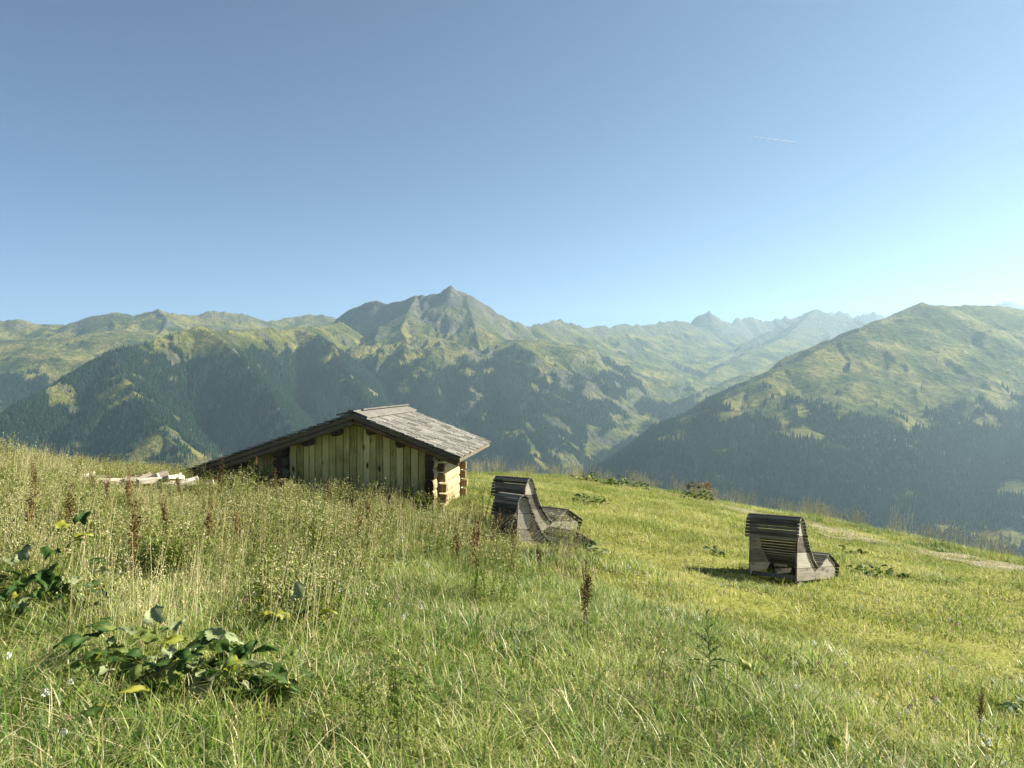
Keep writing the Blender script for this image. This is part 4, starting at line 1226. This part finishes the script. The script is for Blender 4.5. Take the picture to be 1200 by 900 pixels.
leaf_plant('broadleaf_plant', 262, 815, [(245, 790, 50, 'p', 170, -35), (252, 748, 36, 'p', 30, 30), (284, 772, 46, 'g', -25, 40), (300, 782, 40, 'p', -75, 10), (322, 790, 32, 'y', -100, -15), (270, 785, 32, 'y', 10, 45), (290, 800, 40, 'g', -130, -25), (232, 768, 34, 'g', 90, 10), (262, 760, 34, 'g', 50, 35)],
           'broad-leaved meadow plant spreading pale crinkled leaves towards the open grass', 'plant', None, 46, .40)
leaf_plant('broadleaf_plant', 132, 872, [(128, 848, 52, 'p', 160, -20), (146, 812, 40, 'y', -60, 10), (112, 835, 30, 'g', 90, 10)], 'low plant with one big pale green leaf above pink clover', 'plant', None, 3, .15)
leaf_plant('broadleaf_plant', 345, 752, [(350, 700, 34, 'p', 0, 75), (333, 724, 26, 'y', 40, 40), (352, 722, 28, 'g', -30, 30), (378, 718, 26, 'y', -80, 10), (322, 728, 24, 'g', 80, 15)], 'small leafy plant topped by one upright whitish leaf', 'plant', None, 5, .18)
leaf_plant('broadleaf_plant', 48, 722, [(28, 655, 36, 'p', 10, 50), (10, 660, 28, 'p', 60, 20), (58, 668, 44, 'g', 190, -25), (40, 680, 40, 'g', 120, -25), (82, 640, 28, 'g', -30, 30), (95, 612, 30, 'g', -10, 50), (90, 630, 26, 'y', -60, 20), (72, 618, 26, 'y', 20, 30), (70, 690, 34, 'g', -140, -20), (108, 660, 28, 'g', -80, 10), (5, 690, 26, 'y', 0, 10), (20, 672, 40, 'g', 20, 0), (60, 645, 36, 'g', 200, 0)], 'tall leafy dock clump with a pale leaf over a dark hollow', 'plant', None, 70, .55)
leaf_plant('broadleaf_plant', 884, 812, [(874, 784, 26, 'y', 10, 60), (893, 798, 22, 'y', -30, 50)], 'pair of yellow leaves poking up through the grass beside the thistle', 'plant')
leaf_plant('broadleaf_plant', 962, 905, [(950, 892, 30, 'y', 20, 45), (978, 898, 32, 'y', -20, 50)], 'pair of lime-yellow leaves low in the front grass', 'plant')
leaf_plant('broadleaf_plant', 1158, 905, [(1160, 888, 36, 'y', -15, 55), (1172, 896, 22, 'p', -80, 20)], 'yellow-green leaf at the foot of the lone dock spike', 'plant')
leaf_plant('broadleaf_plant', 1196, 850, [(1190, 832, 30, 'g', 60, 20), (1203, 838, 30, 'p', -20, 10), (1198, 826, 26, 'g', 0, 40)], 'dark leafy tuft with a withered white leaf near the lone dock spike', 'plant')

def patch(px, py, n, spread, size, cols, label, h=.12, cat='plant', name='broadleaf_patch', d=None):
    """low rosette of many leaves round a foot point"""
    f = on_turf(px, py)
    if d: f = Vector(((px - 600) / FPX * d, d, gzs((px - 600) / FPX * d, d)))
    root = empty(name, f)
    r2 = random.Random(px + py)
    for k in range(n):
        a = r2.random() * 6.28; q = spread * math.sqrt(r2.random())
        x_, y_ = q * math.cos(a), q * math.sin(a) * .7
        o = link('leaf', BL[r2.choice(cols)][r2.randrange(3)], None, root)
        z_ = gzs(f.x + x_, f.y + y_) - f.z + r2.uniform(.1, 1) * h * (1.15 - q / spread * .7)
        o.location = (x_, y_, z_); s_ = size * r2.uniform(.6, 1.25); o.scale = (s_, s_, s_)
        o.rotation_euler = (R(r2.uniform(-10, 55)), R(r2.uniform(-30, 30)), a - 1.57 + r2.uniform(-.8, .8))
    return tag(root, label, cat)
patch(692, 590, 40, .42, .11, 'ggpg', 'broadleaf patch growing in the turf behind the loungers', .22)
patch(836, 650, 16, .20, .10, 'ggp', 'small dark leaf rosette alone in the turf left of the lone lounger', .10)
patch(1030, 676, 55, .52, .10, 'gggy', 'fresh green broadleaf patch beyond the foot of the lone lounger', .20)
patch(692, 650, 22, .30, .10, 'pgp', 'pale leaf rosette at the foot end of the shaded lounger', .14)
patch(1000, 650, 14, .25, .12, 'ggy', 'green leaves beside the knee of the lone lounger', .2)
patch(735, 566, 110, .85, .14, 'ggp', 'low pale-leaved bush on the brow left of the rust-coloured shrub', .42, 'bush', 'brow_bush', 27.5)
b1 = patch(816, 582, 110, .60, .11, 'ggyg', 'round shrub with rust-orange top on the brow above the path', .55, 'bush', 'rust_topped_shrub', 26.5)
r2 = random.Random(4)
for k in range(70):
    a = r2.random() * 6.28; q = .5 * math.sqrt(r2.random())
    o = link('leaf', BL['r'][r2.randrange(3)], None, b1); s_ = r2.uniform(.06, .11); o.scale = (s_,) * 3
    o.location = (q * math.cos(a) + .1, q * math.sin(a) * .7, .48 + r2.uniform(-.05, .16) - .4 * q * q); o.rotation_euler = (R(r2.uniform(0, 70)), 0, a)
patch(690, 556, 30, .6, .13, 'ryg', 'reddish low shrub on the brow behind the loungers', .35, 'bush', 'brow_bush', 28.5)

# thistle in the foreground turf
f = on_turf(832, 800)
th = empty('thistle', f)
tag(th, 'tall green thistle with narrow toothed leaves standing in the foreground grass', 'thistle')
p_ = PB(5); p_.stem((0, 0, -.02), (-.03, 0, .50), .006, 0, .01); link('stem', p_.mesh('stem', [M['leaf']]), None, th)
r2 = random.Random(9)
def thistle_leaf(seed):
    r3 = random.Random(seed); V, F = [], []
    n = 10
    for k in range(n + 1):
        t = k / n; w = .16 * math.sin(math.pi * (t * .9 + .08)) * (1.0 if k % 2 else .5); dz = -.35 * t * t
        V += [(-w, t + .05 * (k % 2), dz + w * .5), (0, t, dz), (w, t + .05 * (k % 2), dz + w * .5)]
    for k in range(n):
        a = 3 * k; F += [(a, a + 1, a + 4, a + 3), (a + 1, a + 2, a + 5, a + 4)]
    me = mesh_py('leaf', V, F); fattr(me, 'hgt', [0.3] * len(V)); fattr(me, 'rnd', [r3.random()] * len(V)); me.materials.append(M['leaf']); return me
TL = [thistle_leaf(k) for k in range(3)]
for k in range(34):
    t = k / 34; o = link('leaf', TL[k % 3], None, th); s_ = .15 * (1.05 - .75 * t) * r2.uniform(.8, 1.15)
    o.location = (-.03 * t, 0, .05 + .44 * t); o.scale = (s_,) * 3; o.rotation_euler = (R(25 + 30 * t + r2.uniform(-10, 15)), 0, k * 2.4)

# vapour trail high in the blue
def contrail():
    a, c = at(884, 160.5, 21000), at(931, 167, 21000)
    V, F = [], []
    n = 24
    for k in range(n + 1):
        t = k / n; q = a.lerp(c, t); rr = 6 + 13 * t ** 1.2 * (1 - t ** 8 * .8)
        for j in range(6): V.append((q.x, q.y + rr * math.cos(j * 1.047), q.z + rr * math.sin(j * 1.047)))
    for k in range(n):
        for j in range(6): F.append((k * 6 + j, k * 6 + (j + 1) % 6, k * 6 + 6 + (j + 1) % 6, k * 6 + 6 + j))
    m, nt, out = new_mat('ice_vapour'); b = NB(nt)
    d_ = b.n('ShaderNodeBsdfDiffuse'); d_.inputs[0].default_value = (.9, .9, .9, 1)
    tr = b.n('ShaderNodeBsdfTransparent'); mx = b.n('ShaderNodeMixShader'); mx.inputs[0].default_value = .75
    b.l(tr.outputs[0], mx.inputs[1]); b.l(d_.outputs[0], mx.inputs[2]); b.l(mx.outputs[0], out.inputs['Surface'])
    o = link('contrail', mesh_py('contrail', V, F, True), m)
    tag(o, 'short thin white vapour trail in the clear blue sky', 'contrail')
contrail()
